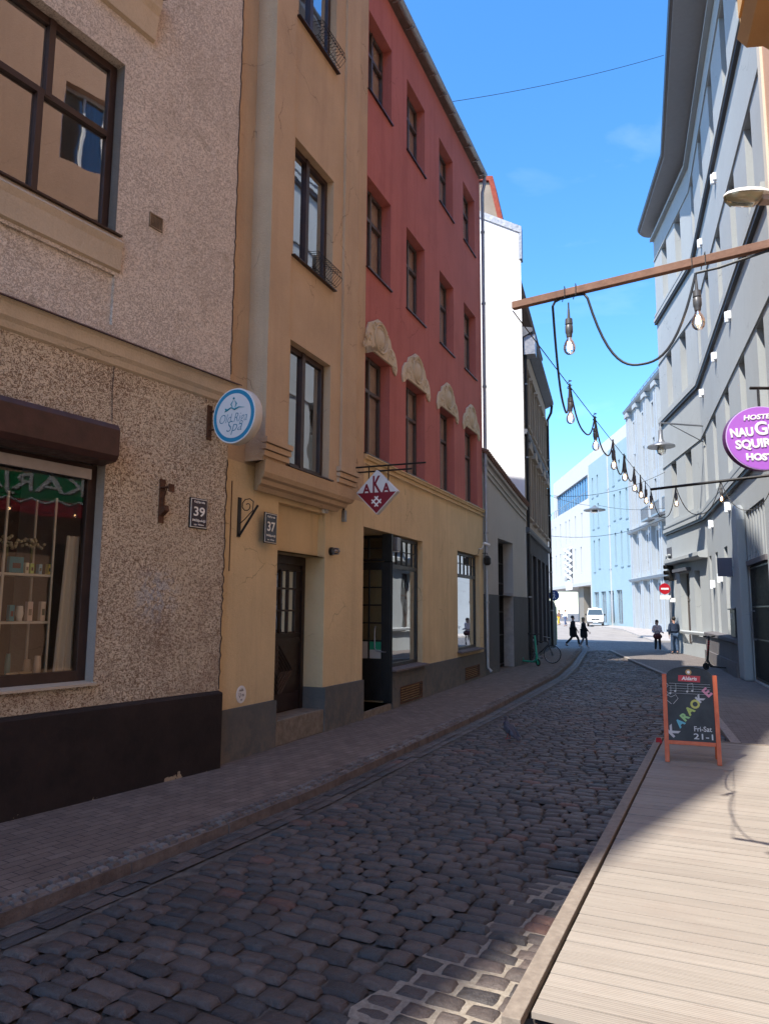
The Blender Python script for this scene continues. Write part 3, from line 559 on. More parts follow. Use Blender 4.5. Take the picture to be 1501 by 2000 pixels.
# round spa sign
def discsign():
    c2 = Vector(FR1.p(2.5, .52, 0)[:2]); d, n = FR1.v3(); cc = atY(457, 812, c2.y); ct = Vector((cc.x, c2.y, cc.z)); ax = -d; R = .355; th = .13
    r = thing('round_sign', 'round white illuminated sign with blue ring and thin blue script', 'sign', ct)
    MB().lathe([(R*.99, -th), (R, -th+.01), (R, -.01), (R*.985, 0)], ct, 48, ax).build('sign_box', noisy('sign_side', (.52, .47, .40), (.63, .58, .5), 5, .5), r, smooth=True)
    MB().lathe([(R*.985, .001), (R*.985, .004)], ct, 48, ax).build('white_rim', mWhite, r); MB().lathe([(R*.94, .005), (R*.94, .007)], ct, 48, ax).build('blue_ring', flat('ring_blue', (.015, .24, .42), .3), r)
    MB().lathe([(R*.80, .008), (R*.80, .010)], ct, 48, ax).build('white_face', flat('face_white', (.72, .72, .72), .3), r)
    bl = flat('script_blue', (.03, .20, .30), .4); tl = flat('figure_teal', (.01, .25, .33), .4); up = Vector((0, 0, 1)); f = ct+ax*.012
    def P(x, y): return f+n*x*R+up*y*R
    t1 = text('lettering', 'Old Riga', .17, bl, r, P(0, -.13), n, up, .0008, -.003, .35, R*1.28); t2 = text('lettering', 'Spa', .20, bl, r, P(.06, -.43), n, up, .0008, -.003, .35, R*.72)
    fg = MB(); fg.tube([P(-.42, .18), P(-.3, .22), P(-.12, .30), P(.05, .22), P(.25, .28), P(.5, .24)], [.004, .011, .008, .012, .007, .002], 6); fg.blob(P(-.36, .26), (.014, .014, .014), 8, 6); fg.blob(P(0, .62), (.014, .014, .014), 8, 6)
    fg.tube([P(-.03, .54), P(-.12, .42), P(-.05, .28)], [.003, .010, .003], 6); fg.tube([P(.04, .54), P(.13, .42), P(.06, .28)], [.003, .010, .003], 6); fg.build('massage_figure', tl, r)
    wl = [FR1.p(2.5, 0, ct.z+.12), FR1.p(2.5, 0, ct.z-.12)]
    for q in wl: MB().tube([q, tuple(Vector((ct.x, ct.y, q[2]))-n*R*.9-ax*.06)], .014, 8).build('bracket_arm', mRust, r)
    MB(FR1).box(2.46, 2.54, 0, .012, ct.z-.25, ct.z+.2).build('wall_plate', mRust, r)
discsign()
# neighbour further back on the left; its stepped gable throws the shadow edge across the deck
nb = MB(FR1).prism([(-26, 0), (-26, 22), (-17.0, 21.7), (-15.2, 23.2), (-15.0, 24.1), (-13, 26.2), (-8.01, 26.4), (-8.01, 0)], -9, -.02).build('neighbour_house', mTrim); tag(nb, 'plain beige neighbour behind the stucco house, its gable shading the deck', 'house')
# ================================================================== house 37 (tan bay over yellow ground floor)
h = thing('tan_bay_house', 'tan house with projecting bay and dark wooden door, between stucco and red houses', 'house', (*FR2.p(0, 0, 0)[:2], 0))
cYel = (.68, .525, .305); cTan = (.52, .385, .25)
mYel = plaster('yellow_render', cYel, .15, 60, .004, .5, dirt=.5); mTan = plaster('tan_render', cTan, .14, 55, .004, .3, col2=(.30, .21, .15)); mPl = plaster('grey_plinth', (.115, .12, .118), .15, 50, .004, .3, col2=(.17, .165, .15), dirt=.7)
U0, U1 = -.35, 4.21
nl, nr = 1.2, 2.7
MB(FR2).front(U0, U1, 0, 3.95, [(nl, nr, 0, 2.82, .40), (nl, nr, 2.82, 3.54, .14)]).quad((nl, -.14, 2.82), (nr, -.14, 2.82), (nr, -.14, 3.54), (nl, -.14, 3.54)).build('wall', mYel, h)
MB(FR2).front(U0, U1, 3.95, 26, []).shell(U0, U1, 0, 26, 9).build('upper_wall', mTan, h)
MB(FR2).box(U0, nl, .001, .05, 0, .66).box(nl-.05, nl+.001, -.4, .0495, 0, .66).build('plinth', mPl, h); MB(FR2).box(nr, U1, .001, .05, 0, .70).box(nr-.001, nr+.05, -.40, .0495, 0, .70).build('plinth', mPl, h)
mDoor = paint('door_brown', (.022, .011, .008), .38, .35); stp = .36
dr = MB(FR2).box(nl, nr, -.44, -.402, stp, 2.82).build('door', mDoor, h)
f = MB(FR2); f.box(nl, nl+.09, -.402, -.36, stp, 2.81); f.box(nr-.09, nr, -.402, -.36, stp, 2.81); f.box(nl+.09, nr-.09, -.402, -.36, 2.68, 2.81); f.build('door_frame', mDoor, dr)
q = MB(FR2); q.box(nl+.12, nr-.12, -.402, -.375, 1.42, 1.5); q.box(nl+.12, nr-.12, -.402, -.38, stp+.02, stp+.28); 
for i in range(5): q.box(nl+.26+i*.235, nl+.29+i*.235, -.402, -.37, 1.55, 2.6)
for z in (1.55, 1.92, 2.27, 2.58): q.box(nl+.12, nr-.12, -.402, -.372, z, z+.03)
cx = (nl+nr)/2; cz = .98
for k in range(5):
    e = .10+.085*k
    for sx in (-1, 1):
        for sz in (-1, 1):
            a = (cx, cz+sz*e*.95); b_ = (cx+sx*min(e, .5), cz+sz*(e-min(e, .5))*.95); q.tube([FR2.p(a[0], -.395, a[1]), FR2.p(b_[0], -.395, b_[1])], .012, 4)
q.build('moulding', mDoor, dr)
gp = MB(FR2); [gp.box(nl+.30+i*.235, nl+.48+i*.235, -.401, -.398, 1.6, 2.56) for i in range(4)]; gp.build('door_glass', glass('door_glass', (.3, .2, .18), 1.3), dr)
kq = Vector(FR2.p(nl+.14, -.36, 1.33)); d_, n_ = FR2.v3(); MB().lathe([(.012, 0), (.012, .03), (.028, .045), (.03, .06), (.018, .072)], kq, 12, n_).build('knob', paint('brass', (.55, .45, .28), .3, .1, .9), dr, smooth=True)
st = MB(FR2); st.box(nl+.001, nr-.001, -.40, .03, 0, stp); st.build('doorstep', noisy('worn_stone', (.15, .125, .095), (.26, .22, .175), 9, .9, .01, 30), h, bevel=.012)
# bay
B0, B1, BO = .27, 3.12, .30
bw = [(.92, 2.22, 4.02, 5.93, .20), (.92, 2.22, 7.24, 9.18, .20), (.92, 2.22, 11.22, 13.2, .2), (.92, 2.22, 14.8, 16.8, .2)]
mb = MB(FR2).front(B0, B1, 3.98, 18, bw, o=BO); mb.quad((B0, 0, 3.98), (B0, BO, 3.98), (B0, BO, 18), (B0, 0, 18)); mb.quad((B1, BO, 3.98), (B1, 0, 3.98), (B1, 0, 18), (B1, BO, 18)); mb.quad((B0, .0, 18), (B0, BO, 18), (B1, BO, 18), (B1, 0, 18))
bay = mb.build('bay', mTan, h)
MB(FR2).box(2.58, B1+.01, BO, BO+.045, 4.3, 17.9).build('pilaster', mTan, bay); MB(FR2).box(B0-.02, .82, BO, BO+.035, 4.3, 17.9).build('pilaster', mTan, bay)
for (a, b_) in ((B0-.04, .9), (2.5, B1+.07)):
    mb = MB(FR2)
    for i, (e, z) in enumerate(((.10, 4.22), (.075, 4.13), (.05, 4.04))): mb.box(a-.01*i*0+(.06-e)*.5, b_-(.06-e)*.5, BO, BO+e-.005, z, z+.075)
    mb.build('moulding', mTan, bay)
pr = [(0, 3.62), (.10, 3.60), (.14, 3.66), (.22, 3.68), (.24, 3.74), (.30, 3.76), (.335, 3.82), (.345, 3.9), (.36, 3.99), (0, 3.99)]
mb = MB(FR2); n = len(pr)
vs = [FR2.p(B0-.03+(.36-o)*.8, o, z) for o, z in pr]+[FR2.p(B1+.03-(.36-o)*.8, o, z) for o, z in pr]
mb.add(vs, [tuple(range(n))[::-1], tuple(range(n, 2*n))]+[(i, (i+1) % n, n+(i+1) % n, n+i) for i in range(n)]); mb.build('bay_base', mTan, bay)
for i, (a, b_, c, d, _) in enumerate(bw):
    w_ = window(h, FR2, a+.01, b_-.01, c+.02, d, BO-.12, mDk, mull=(.46,), trans=(), fw=.085, bar=.10, dep=.08, curtain=None, gl=glass('window_glass_sky', (.6, .65, .68), 2.2))
    MB(FR2).box(a+.02, b_-.02, BO-.55, BO-.53, c+.03, d-.02).build('curtain', noisy('net_curtain', (.42, .43, .43), (.55, .56, .56), 3), w_)
    s_ = MB(FR2).prof([(BO-.13, c+.03), (BO+.07, c), (BO+.07, c-.02), (BO-.13, c+.0)], a-.05, b_+.05).build('sill', mDk, w_)
    if i:
        bk = MB(); z0 = c+.02
        for k in range(13):
            uu = 1.35+.8*k/12; bk.tube([FR2.p(uu, BO+.02, z0+.24), FR2.p(uu, BO+.20, z0+.22), FR2.p(uu, BO+.22, z0+.08), FR2.p(uu, BO+.12, z0-.02), FR2.p(uu, BO+.03, z0-.02)], .005, 4)
        for o_, zz in ((.20, .22), (.225, .1), (.12, -.02)): bk.tube([FR2.p(1.35, BO+o_, z0+zz), FR2.p(2.15, BO+o_, z0+zz)], .006, 5)
        fb = bk.build('flower_basket', mBlkMet, w_)
# things on the yellow wall
r = thing('wrought_iron_bracket', 'black scrolled wrought-iron bracket beside plate 37', 'bracket', FR2.p(.2, 0, 2.9))
MB(FR2).box(.14, .21, 0, .015, 2.92, 3.46).build('wall_plate', mBlkMet, r); bz = 3.0
pts = [FR2.p(.175, .02, 3.02)]+[FR2.p(.175, .02+.26*math.sin(t*math.pi*.5), 3.03+.33*t) for t in (.3, .6, .9)]; mb = MB(); mb.tube([FR2.p(.175, .02, 2.94), FR2.p(.175, .30, 3.34)], .016, 6)
sp = [FR2.p(.175, .13+.11*(1-t/14)*math.cos(.5+t*.72), 3.34+.11*(1-t/14)*math.sin(.5+t*.72)) for t in range(12)]; mb.tube(sp, .007, 5); mb.tube([FR2.p(.175, .02, 3.1), FR2.p(.175, .1, 3.16), FR2.p(.175, .22, 3.27), sp[0]], .007, 5); mb.build('scroll', mBlkMet, r)
r = thing('hydrant_marker', 'round white utility disc low on the yellow wall left of the door', 'utility disc', FR2.p(.36, 0, .8)); d_, n_ = FR2.v3()
MB().lathe([(.115, 0), (.115, .006), (.11, .008)], FR2.p(.36, .002, .82), 28, n_).build('disc', mWhite, r); bt = flat('black_print', (.03, .03, .03))
text('lettering', 'māk.', .05, bt, r, FR2.p(.36, .012, .88), d_, (0, 0, 1), .0006); text('lettering', 'Ų m', .07, bt, r, FR2.p(.36, .012, .81), d_, (0, 0, 1), .0006); text('lettering', 'W', .04, bt, r, FR2.p(.36, .012, .75), d_, (0, 0, 1), .0006)
def bulkhead(lab, u_, z_, rad=.07):
    r = thing('wall_light', lab, 'wall light', FR2.p(u_, 0, z_)); d_, n_ = FR2.v3()
    MB().lathe([(rad, 0), (rad, .05), (rad*.8, .06)], FR2.p(u_, 0, z_), 16, n_).build('housing', mBlkMet, r, smooth=True); MB().lathe([(rad*.8, .06), (rad*.85, .11), (rad*.6, .15), (rad*.2, .165)], FR2.p(u_, 0, z_), 14, n_).build('lens', glass('lens', (.85, .8, .7), 1), r, smooth=True)
    mb = MB()
    for k in range(6): a = k*math.pi/3; mb.tube([Vector(FR2.p(u_, 0, z_))+n_*.055+(d_*math.cos(a)+Vector((0, 0, 1))*math.sin(a))*rad*.95, Vector(FR2.p(u_, 0, z_))+n_*.15+(d_*math.cos(a)+Vector((0, 0, 1))*math.sin(a))*rad*.8, Vector(FR2.p(u_, 0, z_))+n_*.18], .004, 4)
    mb.build('cage', mMet, r)
q = FR2.uv(645, 1077); bulkhead('small caged wall light on yellow wall right of the wooden door', q[0], q[1])
q = FR2.uv(631, 997); r = thing('motion_sensor', 'small white motion sensor above the niche of the wooden door', 'sensor', FR2.p(q[0], 0, q[1])); MB().lathe([(.05, 0), (.05, .04), (.035, .06)], FR2.p(q[0], .0, q[1]), 14, n_).build('sensor_body', mWhite, r, smooth=True); MB().lathe([(.04, .05), (.055, .055), (.055, .075), (.045, .08)], FR2.p(q[0], .0, q[1]), 14, n_).build('lens_ring', flat('sensor_grey', (.35, .33, .3)), r, smooth=True)
MB(FR2).prof([(.3, 26), (.32, 26.1), (-9, 27.5), (-9, 26)], U0, U1).build('roof', MT['roof_tin'], h)
MB().tube([FR2.p(-.02, .01, 2.45), FR2.p(-.02, .01, 3.66)], .006, 5).build('conduit', mRust, h)
# ================================================================== red house
class WarpFr(Fr):
    def p(s, u, o, z): q = s.o+s.d*u+s.n*o; return (q.x, q.y, z+max(0, z-1.95)*.0072*max(0, u))
G3 = WarpFr(FR3.o, FR3.b)
h = thing('red_house', 'red four-storey house over a yellow shop floor, ornaments above its first-floor windows', 'house', (*G3.p(0, 0, 0)[:2], 0))
cRed = (.46, .155, .13); mRed = plaster('red_render', cRed, .13, 55, .003, .4, col2=(.27, .065, .06)); UR = 9.86
cols = [(.02, 1.38), (2.42, 3.82), (5.10, 6.50), (7.66, 9.12)]; rows = [(4.90, 6.99), (8.62, 10.55), (12.42, 14.2)]
ops = [(a, b_, c, d, .30) for a, b_ in cols for c, d in rows]
sh = [(.02, 1.5, .12, 3.5, 1.3), (1.54, 3.65, .76, 3.5, .22), (6.75, 9.3, .86, 3.5, .24)]
MB(G3).front(0, UR, 4.86, 15.25, ops).shell(0, UR, 0, 15.25, 8).build('wall', mRed, h)
MB(G3).front(0, UR, 0, 4.80, sh).build('ground_floor_wall', mYel, h)
MB(G3).prof([(-.02, 4.78), (.05, 4.79), (.06, 4.83), (.085, 4.845), (.085, 4.865), (-.02, 4.9)], 0, UR+.02).build('string_course', mYel, h)
MB(G3).box(0, UR, .02, .06, 4.68, 4.70).build('string_course', mYel, h)
pl = MB(G3); vents = [(2.0, 3.42, .07, .36), (7.35, 8.95, .10, .38)]
pl.front(1.5, UR, 0, .72, [(a, b_, c, d, .12) for a, b_, c, d in vents], o=.05)
pl.quad((1.5, -.02, .72), (1.5, .05, .72), (UR, .05, .72), (UR, -.02, .72)); pl.quad((1.5, .05, 0), (1.5, .05, .72), (1.5, -.02, .72), (1.5, -.02, 0)); pl.quad((UR, -.02, 0), (UR, -.02, .72), (UR, .05, .72), (UR, .05, 0))
pl.build('plinth', mPl, h)
for a, b_, c, d in vents:
    mb = MB(G3); mb.box(a-.03, b_+.03, .05, .062, c-.03, c).box(a-.03, b_+.03, .05, .062, d, d+.03).box(a-.03, a, .05, .062, c, d).box(b_, b_+.03, .05, .062, c, d)
    for i in range(5): mb.box(a, b_, .03, .055, c+.05*i+.035, c+.05*i+.055)
    v_ = mb.build('cellar_grille', mRust, h); MB(G3).box(a, b_, -.075, -.07, c, d).build('grille_back', noisy('rust_back', (.12, .05, .03), (.2, .1, .06), 15), v_)
mFrm = paint('window_frame_grey', (.075, .058, .052), .45, .2)
gR = glass('window_glass_up', (.62, .62, .62), 1.6); gC = glass('window_glass_clear', (.92, .92, .9), .8)
for ci, (a, b_) in enumerate(cols):
    for ri, (c, d) in enumerate(rows):
        w_ = window(h, G3, a+.005, b_-.005, c+.02, d-.005, -.21, mFrm, mull=(.5,), trans=(.66,), fw=.06, bar=.07, dep=.07, curtain=mCurtL, gl=gC, back=.09)
        MB(G3).prof([(-.17, c+.025), (.05, c+.005), (.05, c-.02), (-.17, c)], a-.03, b_+.03).build('sill', mDk, w_)
# stucco cartouches above the first-floor windows
mOrn = plaster('ornament_cream', (.60, .51, .37), .15, 70, .004, .15, col2=(.36, .30, .22))
OUT = [(-.97, -.15), (-1.05, 0), (-.98, .2), (-.85, .33), (-.68, .38), (-.6, .52), (-.36, .62), (-.12, .74), (.12, .74), (.36, .62), (.6, .52), (.68, .38), (.85, .33), (.98, .2), (1.05, 0), (.97, -.15), (.84, -.1), (.74, .003), (-.74, .003), (-.84, -.1)]
for ci, (a, b_) in enumerate(cols):
    mb = MB(G3); cu = (a+b_)/2; zt = rows[0][1]
    pl_ = [(max(.001, cu+x), zt+z) for x, z in OUT]
    mb.prism(pl_, .0, .045); orn = mb.build('cartouche', mOrn, h, bevel=.012); zm = zt+.37
    rl = MB()
    ov = lambda k, rx, rz, oo: G3.p(cu+.02+rx*math.cos(k), oo, zm+rz*math.sin(k))
    rl.tube([ov(i*math.pi/12, .34, .29, .055) for i in range(24)], .028, 6, closed=True); rl.tube([ov(i*math.pi/12, .26, .21, .055) for i in range(24)], .015, 5, closed=True)
    rl.lathe([(.20, 0), (.16, .03), (.07, .045)], G3.p(cu+.02, .045, zm), 20, (*G3.n, 0))
    for sx in (-1, 1):
        for (x, z, r_, ph) in ((.62, .2, .11, 0), (.93, -.02, .09, 1.5), (.42, .5, .08, 3), (.80, .18, .08, 2), (.5, .06, .05, 1)):
            rl.tube([G3.p(cu+sx*x*.93+(r_*(1-t/13))*math.cos(ph+t*.75)*sx, .05, zt+z+.02+(r_*(1-t/13))*math.sin(ph+t*.75)) for t in range(11)], .016, 5)
    rl.tube([G3.p(cu+x, .055, zt+z) for x, z in ((-.33, .58), (-.15, .66), (0, .69), (.15, .66), (.33, .58))], .03, 6)
    [v for v in ()]; rl.build('scrollwork', mOrn, orn, smooth=True)
# roof edge, gutter and downpipe
MB(G3).prof([(-.3, 15.25), (.15, 15.28), (.18, 15.34), (-8, 15.9), (-8, 15.25)], -.02, UR+.04).build('roof', MT['roof_tin'], h)
mGut = paint('gutter_zinc', (.33, .34, .35), .42, .12, .6)
gp = [(.17+.095*math.cos(t), 15.40+.095*math.sin(t)*1.0) for t in [math.pi+i*math.pi/8 for i in range(9)]]; gi = [(.17+.085*math.cos(t), 15.405+.085*math.sin(t)) for t in [2*math.pi-i*math.pi/8 for i in range(9)]]
gu = MB(G3).prof(gp+gi, 0, UR+.05).build('gutter', mGut, h); mb = MB(G3)
for i in range(11): MB(G3).box(.3+i*.93, .325+i*.93, .06, .27, 15.26, 15.30).build('gutter_hook', mGut, gu)
dp = [G3.p(UR+.02, .17, 15.32), G3.p(UR+.02, .16, 15.05), G3.p(UR+.02, .09, 14.8), G3.p(UR+.02, .09, .25), G3.p(UR+.02, .2, .12)]
pipe(h, 'downpipe', dp, .055, mGut, [G3.p(UR+.02, .09, z) for z in (13.5, 11.2, 8.6, 6.2, 4.2, 2.2)])
# shop entrance: leaf standing open at right angles in the recess
FDr = Fr(G3.p(1.43, -.82, 0)[:2], G3.p(1.43, .03, 0)[:2])
dl = MB(FDr); W_ = FDr.L; z0, z1 = .16, 2.93
dl.box(0, .10, -.045, 0, z0, z1).box(W_-.20, W_, -.045, 0, z0, z1).box(.10, W_-.20, -.045, 0, z0, z0+.82).box(.10, W_-.20, -.045, 0, z1-.16, z1)
pw = W_-.30
dl.box(.10+pw/2-.016, .10+pw/2+.016, -.04, -.005, z0+.82, z1-.16)
for i in range(1, 5): zz = z0+.82+(z1-z0-.98)*i/5; dl.box(.10, W_-.20, -.038, -.007, zz-.014, zz+.014)
lf = dl.build('shop_door', mBlk, h, bevel=.003); MB(FDr).box(.1, W_-.2, -.026, -.02, z0+.82, z1-.16).build('pane', glass('door_pane', (.8, .8, .78), 1.2), lf)
hb = MB(); d_, n_ = FDr.v3(); hb.tube([FDr.p(W_-.32, 0, 1.62), FDr.p(W_-.32, .05, 1.60), FDr.p(W_-.32, .05, 1.2), FDr.p(W_-.28, .05, 1.14), FDr.p(W_-.1, .05, 1.12), FDr.p(W_-.1, 0, 1.12)], .014, 8); hb.build('handle', mMet, lf, smooth=True)
ps = MB(FDr).box(.11, .10+pw/2-.02, -.019, -.017, z0+.83, z0+1.16).build('poster', flat('paper', (.5, .49, .46), .7), lf); ps = MB(FDr).box(.10+pw/2+.02, W_-.21, -.019, -.017, z0+.83, z0+1.13).build('poster', MT['paper'], lf)
MB(FDr).box(.10+pw/2+.02, W_-.21, -.0185, -.016, z0+1.0, z0+1.16).build('poster', flat('paper_green', (.02, .3, .16), .7), lf)
mb = MB(FDr); mb.box(0, .06, -.06, .01, 0.1, 3.48).box(W_-.17, W_+.02, -.06, -.047, .1, 3.5).box(W_-.19, W_+.02, -.046, .008, 2.95, 3.5).box(.06, W_-.19, -.05, 0, 2.94, 3.0).box(.06, W_-.19, -.05, 0, 3.42, 3.48).box(.06+pw/2, .1+pw/2, -.045, -.005, 3.0, 3.42).box(.06, W_-.19, -.04, -.01, 3.2, 3.225)
MB(FDr).box(.06, W_-.19, -.026, -.02, 3.0, 3.42).build('pane', gR, mb.build('entrance_frame', mBlk, h))
MB(G3).box(.0, 1.5, -1.3, .03, 0, .12).build('doorstep', MT['worn_stone'], h)
# display windows
for (a, b_, c, d, _) in sh[1:]:
    wd_ = window(h, G3, a+.01, b_-.01, c+.03, d-.01, -.12, mBlk, trans=(.765,), fw=.07, bar=.085, dep=.07, gl=glass('shop_glass_b', (.8, .83, .82), 1.6), split=[(0, 1, .78, 1, 6, 2)])
    MB(G3).box(a, b_, -1.25, -1.2, c, d).build('back_panel', noisy('display_back_grey', (.22, .24, .22), (.36, .38, .35), 1.5), wd_)
    MB(G3).prof([(-.14, c+.03), (.14, c), (.14, c-.035), (-.14, c)], a-.06, b_+.06).build('sill', paint('stone_sill', (.13, .105, .10), .7, .2), wd_)
q = G3.p(2.6, -.55, 0); r = thing('potted_plant', 'leafy green plant inside the large shop window behind glass', 'plant', (q[0], q[1], .86)); R = random.Random(2); mb = MB()
MB(G3).box(1.6, 3.6, -1.1, -.15, .78, .86).build('window_board', noisy('board', (.3, .28, .25), (.4, .38, .35), 4), wd_)
for i in range(70):
    a = R.uniform(0, 6.28); e = R.uniform(.05, .28); z = R.uniform(.15, .62); c = Vector((q[0]+e*math.cos(a), q[1]+e*math.sin(a), .86+z)); t = Vector((math.cos(a), math.sin(a), R.uniform(-.3, .8))).normalized()*.09; s_ = t.cross(Vector((0, 0, 1))).normalized()*.03
    mb.add([c-t, c+s_, c+t, c-s_], [(0, 1, 2, 3)])
mb.build('leaves', flat('leaf_green', (.03, .11, .04), .5), r); MB().lathe([(.07, 0), (.1, .16), (.105, .17)], (q[0], q[1], .862), 14).build('pot', noisy('terracotta', (.3, .12, .07), (.4, .18, .1), 9), r)
q = G3.p(2.0, -.4, 0); r = thing('window_banner', 'hanging green paper shield behind the glass of the large shop window', 'banner', (q[0], q[1], 1.9))
MB(G3).prism([(1.85, 2.35), (2.55, 2.35), (2.55, 1.85), (2.4, 1.75), (2.2, 1.65), (2.0, 1.75), (1.85, 1.85)], -.42, -.415).build('banner', flat('banner_green', (.35, .42, .25), .8), r)
for nm, lab, u_, z_, oo in (('wall_light', 'small square wall lamp over the shop entrance', 1.85, 3.3, -.08),):
    r = thing(nm, lab, 'wall light', G3.p(u_, oo, z_)); MB(G3).box(u_-.10, u_+.10, oo, oo+.14, z_-.14, z_+.14).build('housing', mMet, r, bevel=.01); MB(G3).box(u_-.08, u_+.08, oo+.02, oo+.12, z_-.155, z_-.141).build('lens', mWhite, r)
# diamond hanging sign
def aka():
    wq = Vector(G3.p(-.75, 0, 0)[:2]); d, n = FR2.v3(); base = Vector(FR2.p(3.35, 0, 0)[:2]); cc = base+Vector((n.x, n.y))*.98; ct = atY(735, 961, cc.y); ct = Vector((ct.x, cc.y, ct.z)); S = .385
    r = thing('diamond_sign', 'red and white diamond-shaped hanging sign with a cross emblem on the yellow house', 'sign', ct); ax = -d; up = Vector((0, 0, 1))
    def P(x, y, o=0): return ct+n*x*S+up*y*S+ax*o
    def pr(poly, o0, o1, mat, name, par=r):
        k = len(poly); return MB().add([P(x, y, o0) for x, y in poly]+[P(x, y, o1) for x, y in poly], [tuple(range(k))[::-1], tuple(range(k, 2*k))]+[(i, (i+1) % k, k+(i+1) % k, k+i) for i in range(k)]).build(name, mat, par)
    pr([(-1, 0), (0, -1), (1, 0), (0, 1)], -.12, 0, flat('sign_box_white', (.66, .64, .60), .4), 'sign_box')
    mR = flat('sign_red', (.20, .006, .018), .35); pr([(-.93, -.02), (0, -.95), (.93, -.02)], .001, .004, mR, 'red_half')
    for ch, x, y, s_ in (('A', -.48, .16, .165), ('K', .02, .36, .285), ('A', .47, .16, .165)): text('letter', ch, s_*1.43, mR, r, P(x, y, .004), n, up, .002, .007, 0, .155)
    mW = flat('emblem_white', (.8, .78, .74), .4)
    for sx in (-1, 1):
        for o_ in (-.10, .10):
            a = Vector((sx*.7071, .7071)); b2 = Vector((-a.y, a.x)) if sx > 0 else Vector((a.y, -a.x)); c0 = Vector((0, -.42))+b2*o_
            q = [c0+a*.22+b2*.032, c0+a*.22-b2*.032, c0-a*.22-b2*.032, c0-a*.22+b2*.032]; pr([(v.x, v.y) for v in q], .005, .007+(.001 if sx > 0 else 0), mW, 'emblem_bar')
    w0 = Vector((base.x, base.y, 0)); zb = ct.z+S*1.24
    bm = MB(); bm.tube([w0+up*zb+n*.0, w0+up*zb+n*1.55], .016, 6); bm.tube([w0+up*(zb-.09), w0+up*(zb-.09)+n*1.30], .016, 6)
    for x in (-.45, .5): bm.tube([P(x, 1.24, -.06), P(x, .52, -.06)], .012, 6)
    bm.tube([w0+n*.02+up*(zb+.02), w0+n*.02+up*(zb-.75)], .02, 6); bm.build('bracket', mBlkMet, r)
    MB().add(*[(lambda c: ([c+n*a+d*b2+up*e for a in (-.03, .06) for b2 in (-.04, .04) for e in (-.1, .1)], [(0, 1, 3, 2), (4, 6, 7, 5), (0, 4, 5, 1), (2, 3, 7, 6), (0, 2, 6, 4), (1, 5, 7, 3)]))(w0+up*(zb-.85))][0]).build('junction_box', mMet, r)
aka()
q = FR3.uv(935, 1062); r = thing('security_camera', 'white security camera at the right end of the yellow shop wall', 'camera', G3.p(9.3, 0, 3.85))
MB().lathe([(.035, 0), (.045, .02), (.045, .2), (.05, .24)], G3.p(9.2, .16, 3.86), 10, (*(G3.d*.8+G3.n*.5), -.2)).build('camera_body', mWhite, r, smooth=True); MB().tube([G3.p(9.25, 0, 3.7), G3.p(9.25, .1, 3.7), G3.p(9.25, .16, 3.84)], .018, 8).build('arm', mWhite, r); MB().tube([G3.p(9.2, .02, 3.7), G3.p(9.1, .02, 3.55), G3.p(8.9, .01, 3.52)], .008, 5).build('cable', mDk, r)
r = thing('wall_lantern', 'dark wall lantern under the white camera beside the downpipe', 'wall light', G3.p(9.7, 0, 3.5)); MB().lathe([(.06, 0), (.11, .06), (.11, .22), (.04, .3)], G3.p(9.7, .16, 3.25), 8).build('lantern', mBlkMet, r); MB().tube([G3.p(9.7, 0, 3.6), G3.p(9.7, .16, 3.6), G3.p(9.7, .16, 3.54)], .012, 6).build('arm', mBlkMet, r)
# ================================================================== low pale house with gate
h = thing('low_gate_house', 'low pale grey house with curved tiled roofline and tall black gate', 'house', (*FR4.p(0, 0, 0)[:2], 0)); L4 = FR4.L
mPale = plaster('pale_grey_render', (.44, .42, .385), .08, 60, .002, .12); mDado = plaster('dark_grey_dado', (.105, .11, .115), .1, 50, .002, .2, dirt=.4)
gt = (1.85, 3.97, 0.02, 4.37, .45); tc = [(0, 6.95), (.9, 6.80), (2.22, 6.60), (3.2, 6.44), (4.07, 6.31), (5.2, 6.15), (L4, 6.04)]
mb = MB(FR4).front(0, L4, 2.48, 5.9, [(gt[0], gt[1], 2.48, gt[3], .45)]); mb.prism([(0, 5.9), (L4, 5.9)]+tc[::-1], -.3, 0); mb.build('wall', mPale, h)
MB(FR4).box(0, gt[0], -.45, .012, 0, 2.475).build('dado', mDado, h); MB(FR4).box(gt[1], L4, -.45, .012, 0, 2.475).build('dado', mDado, h)
def sweep_top(off, z, hh, name, mat, par):
    mb = MB(FR4)
    for (a, za), (b_, zb) in zip(tc, tc[1:]):
        mb.add([FR4.p(u, o, zz+dz) for u, zz in ((a, za), (b_, zb)) for o, dz in ((0, z), (off, z), (off, z+hh), (0, z+hh+.02))], [(0, 4, 5, 1), (1, 5, 6, 2), (2, 6, 7, 3)])
    return mb.build(name, mat, par)
c_ = sweep_top(.10, -.18, .16, 'cornice', mPale, h); sweep_top(.05, -.42, .06, 'moulding', mPale, c_); sweep_top(.05, -.62, .05, 'moulding', mPale, c_)
mb = MB(FR4); n = 34
for i in range(n):
    u_ = L4*(i+.5)/n; z = np.interp(u_, [t[0] for t in tc], [t[1] for t in tc]); mb.tube([FR4.p(u_, .17, z-.01), FR4.p(u_, -.6, z+.28), FR4.p(u_, -3.2, z+1.35)], .095, 6)
mb.build('roof_tiles', noisy('old_tiles', (.10, .055, .04), (.2, .11, .08), 8), h)
mb = MB(FR4)
for (a, za), (b_, zb) in zip(tc, tc[1:]): mb.quad((a, .0, za-.02), (b_, .0, zb-.02), (b_, -3.2, zb+1.25), (a, -3.2, za+1.25))
mb.quad((0, -3.2, 0), (L4, -3.2, 0), (L4, -3.2, 7.3), (0, -3.2, 7.9)).build('roof_deck', MT['old_tiles'], h)
g_ = MB(FR4); z1 = 4.35
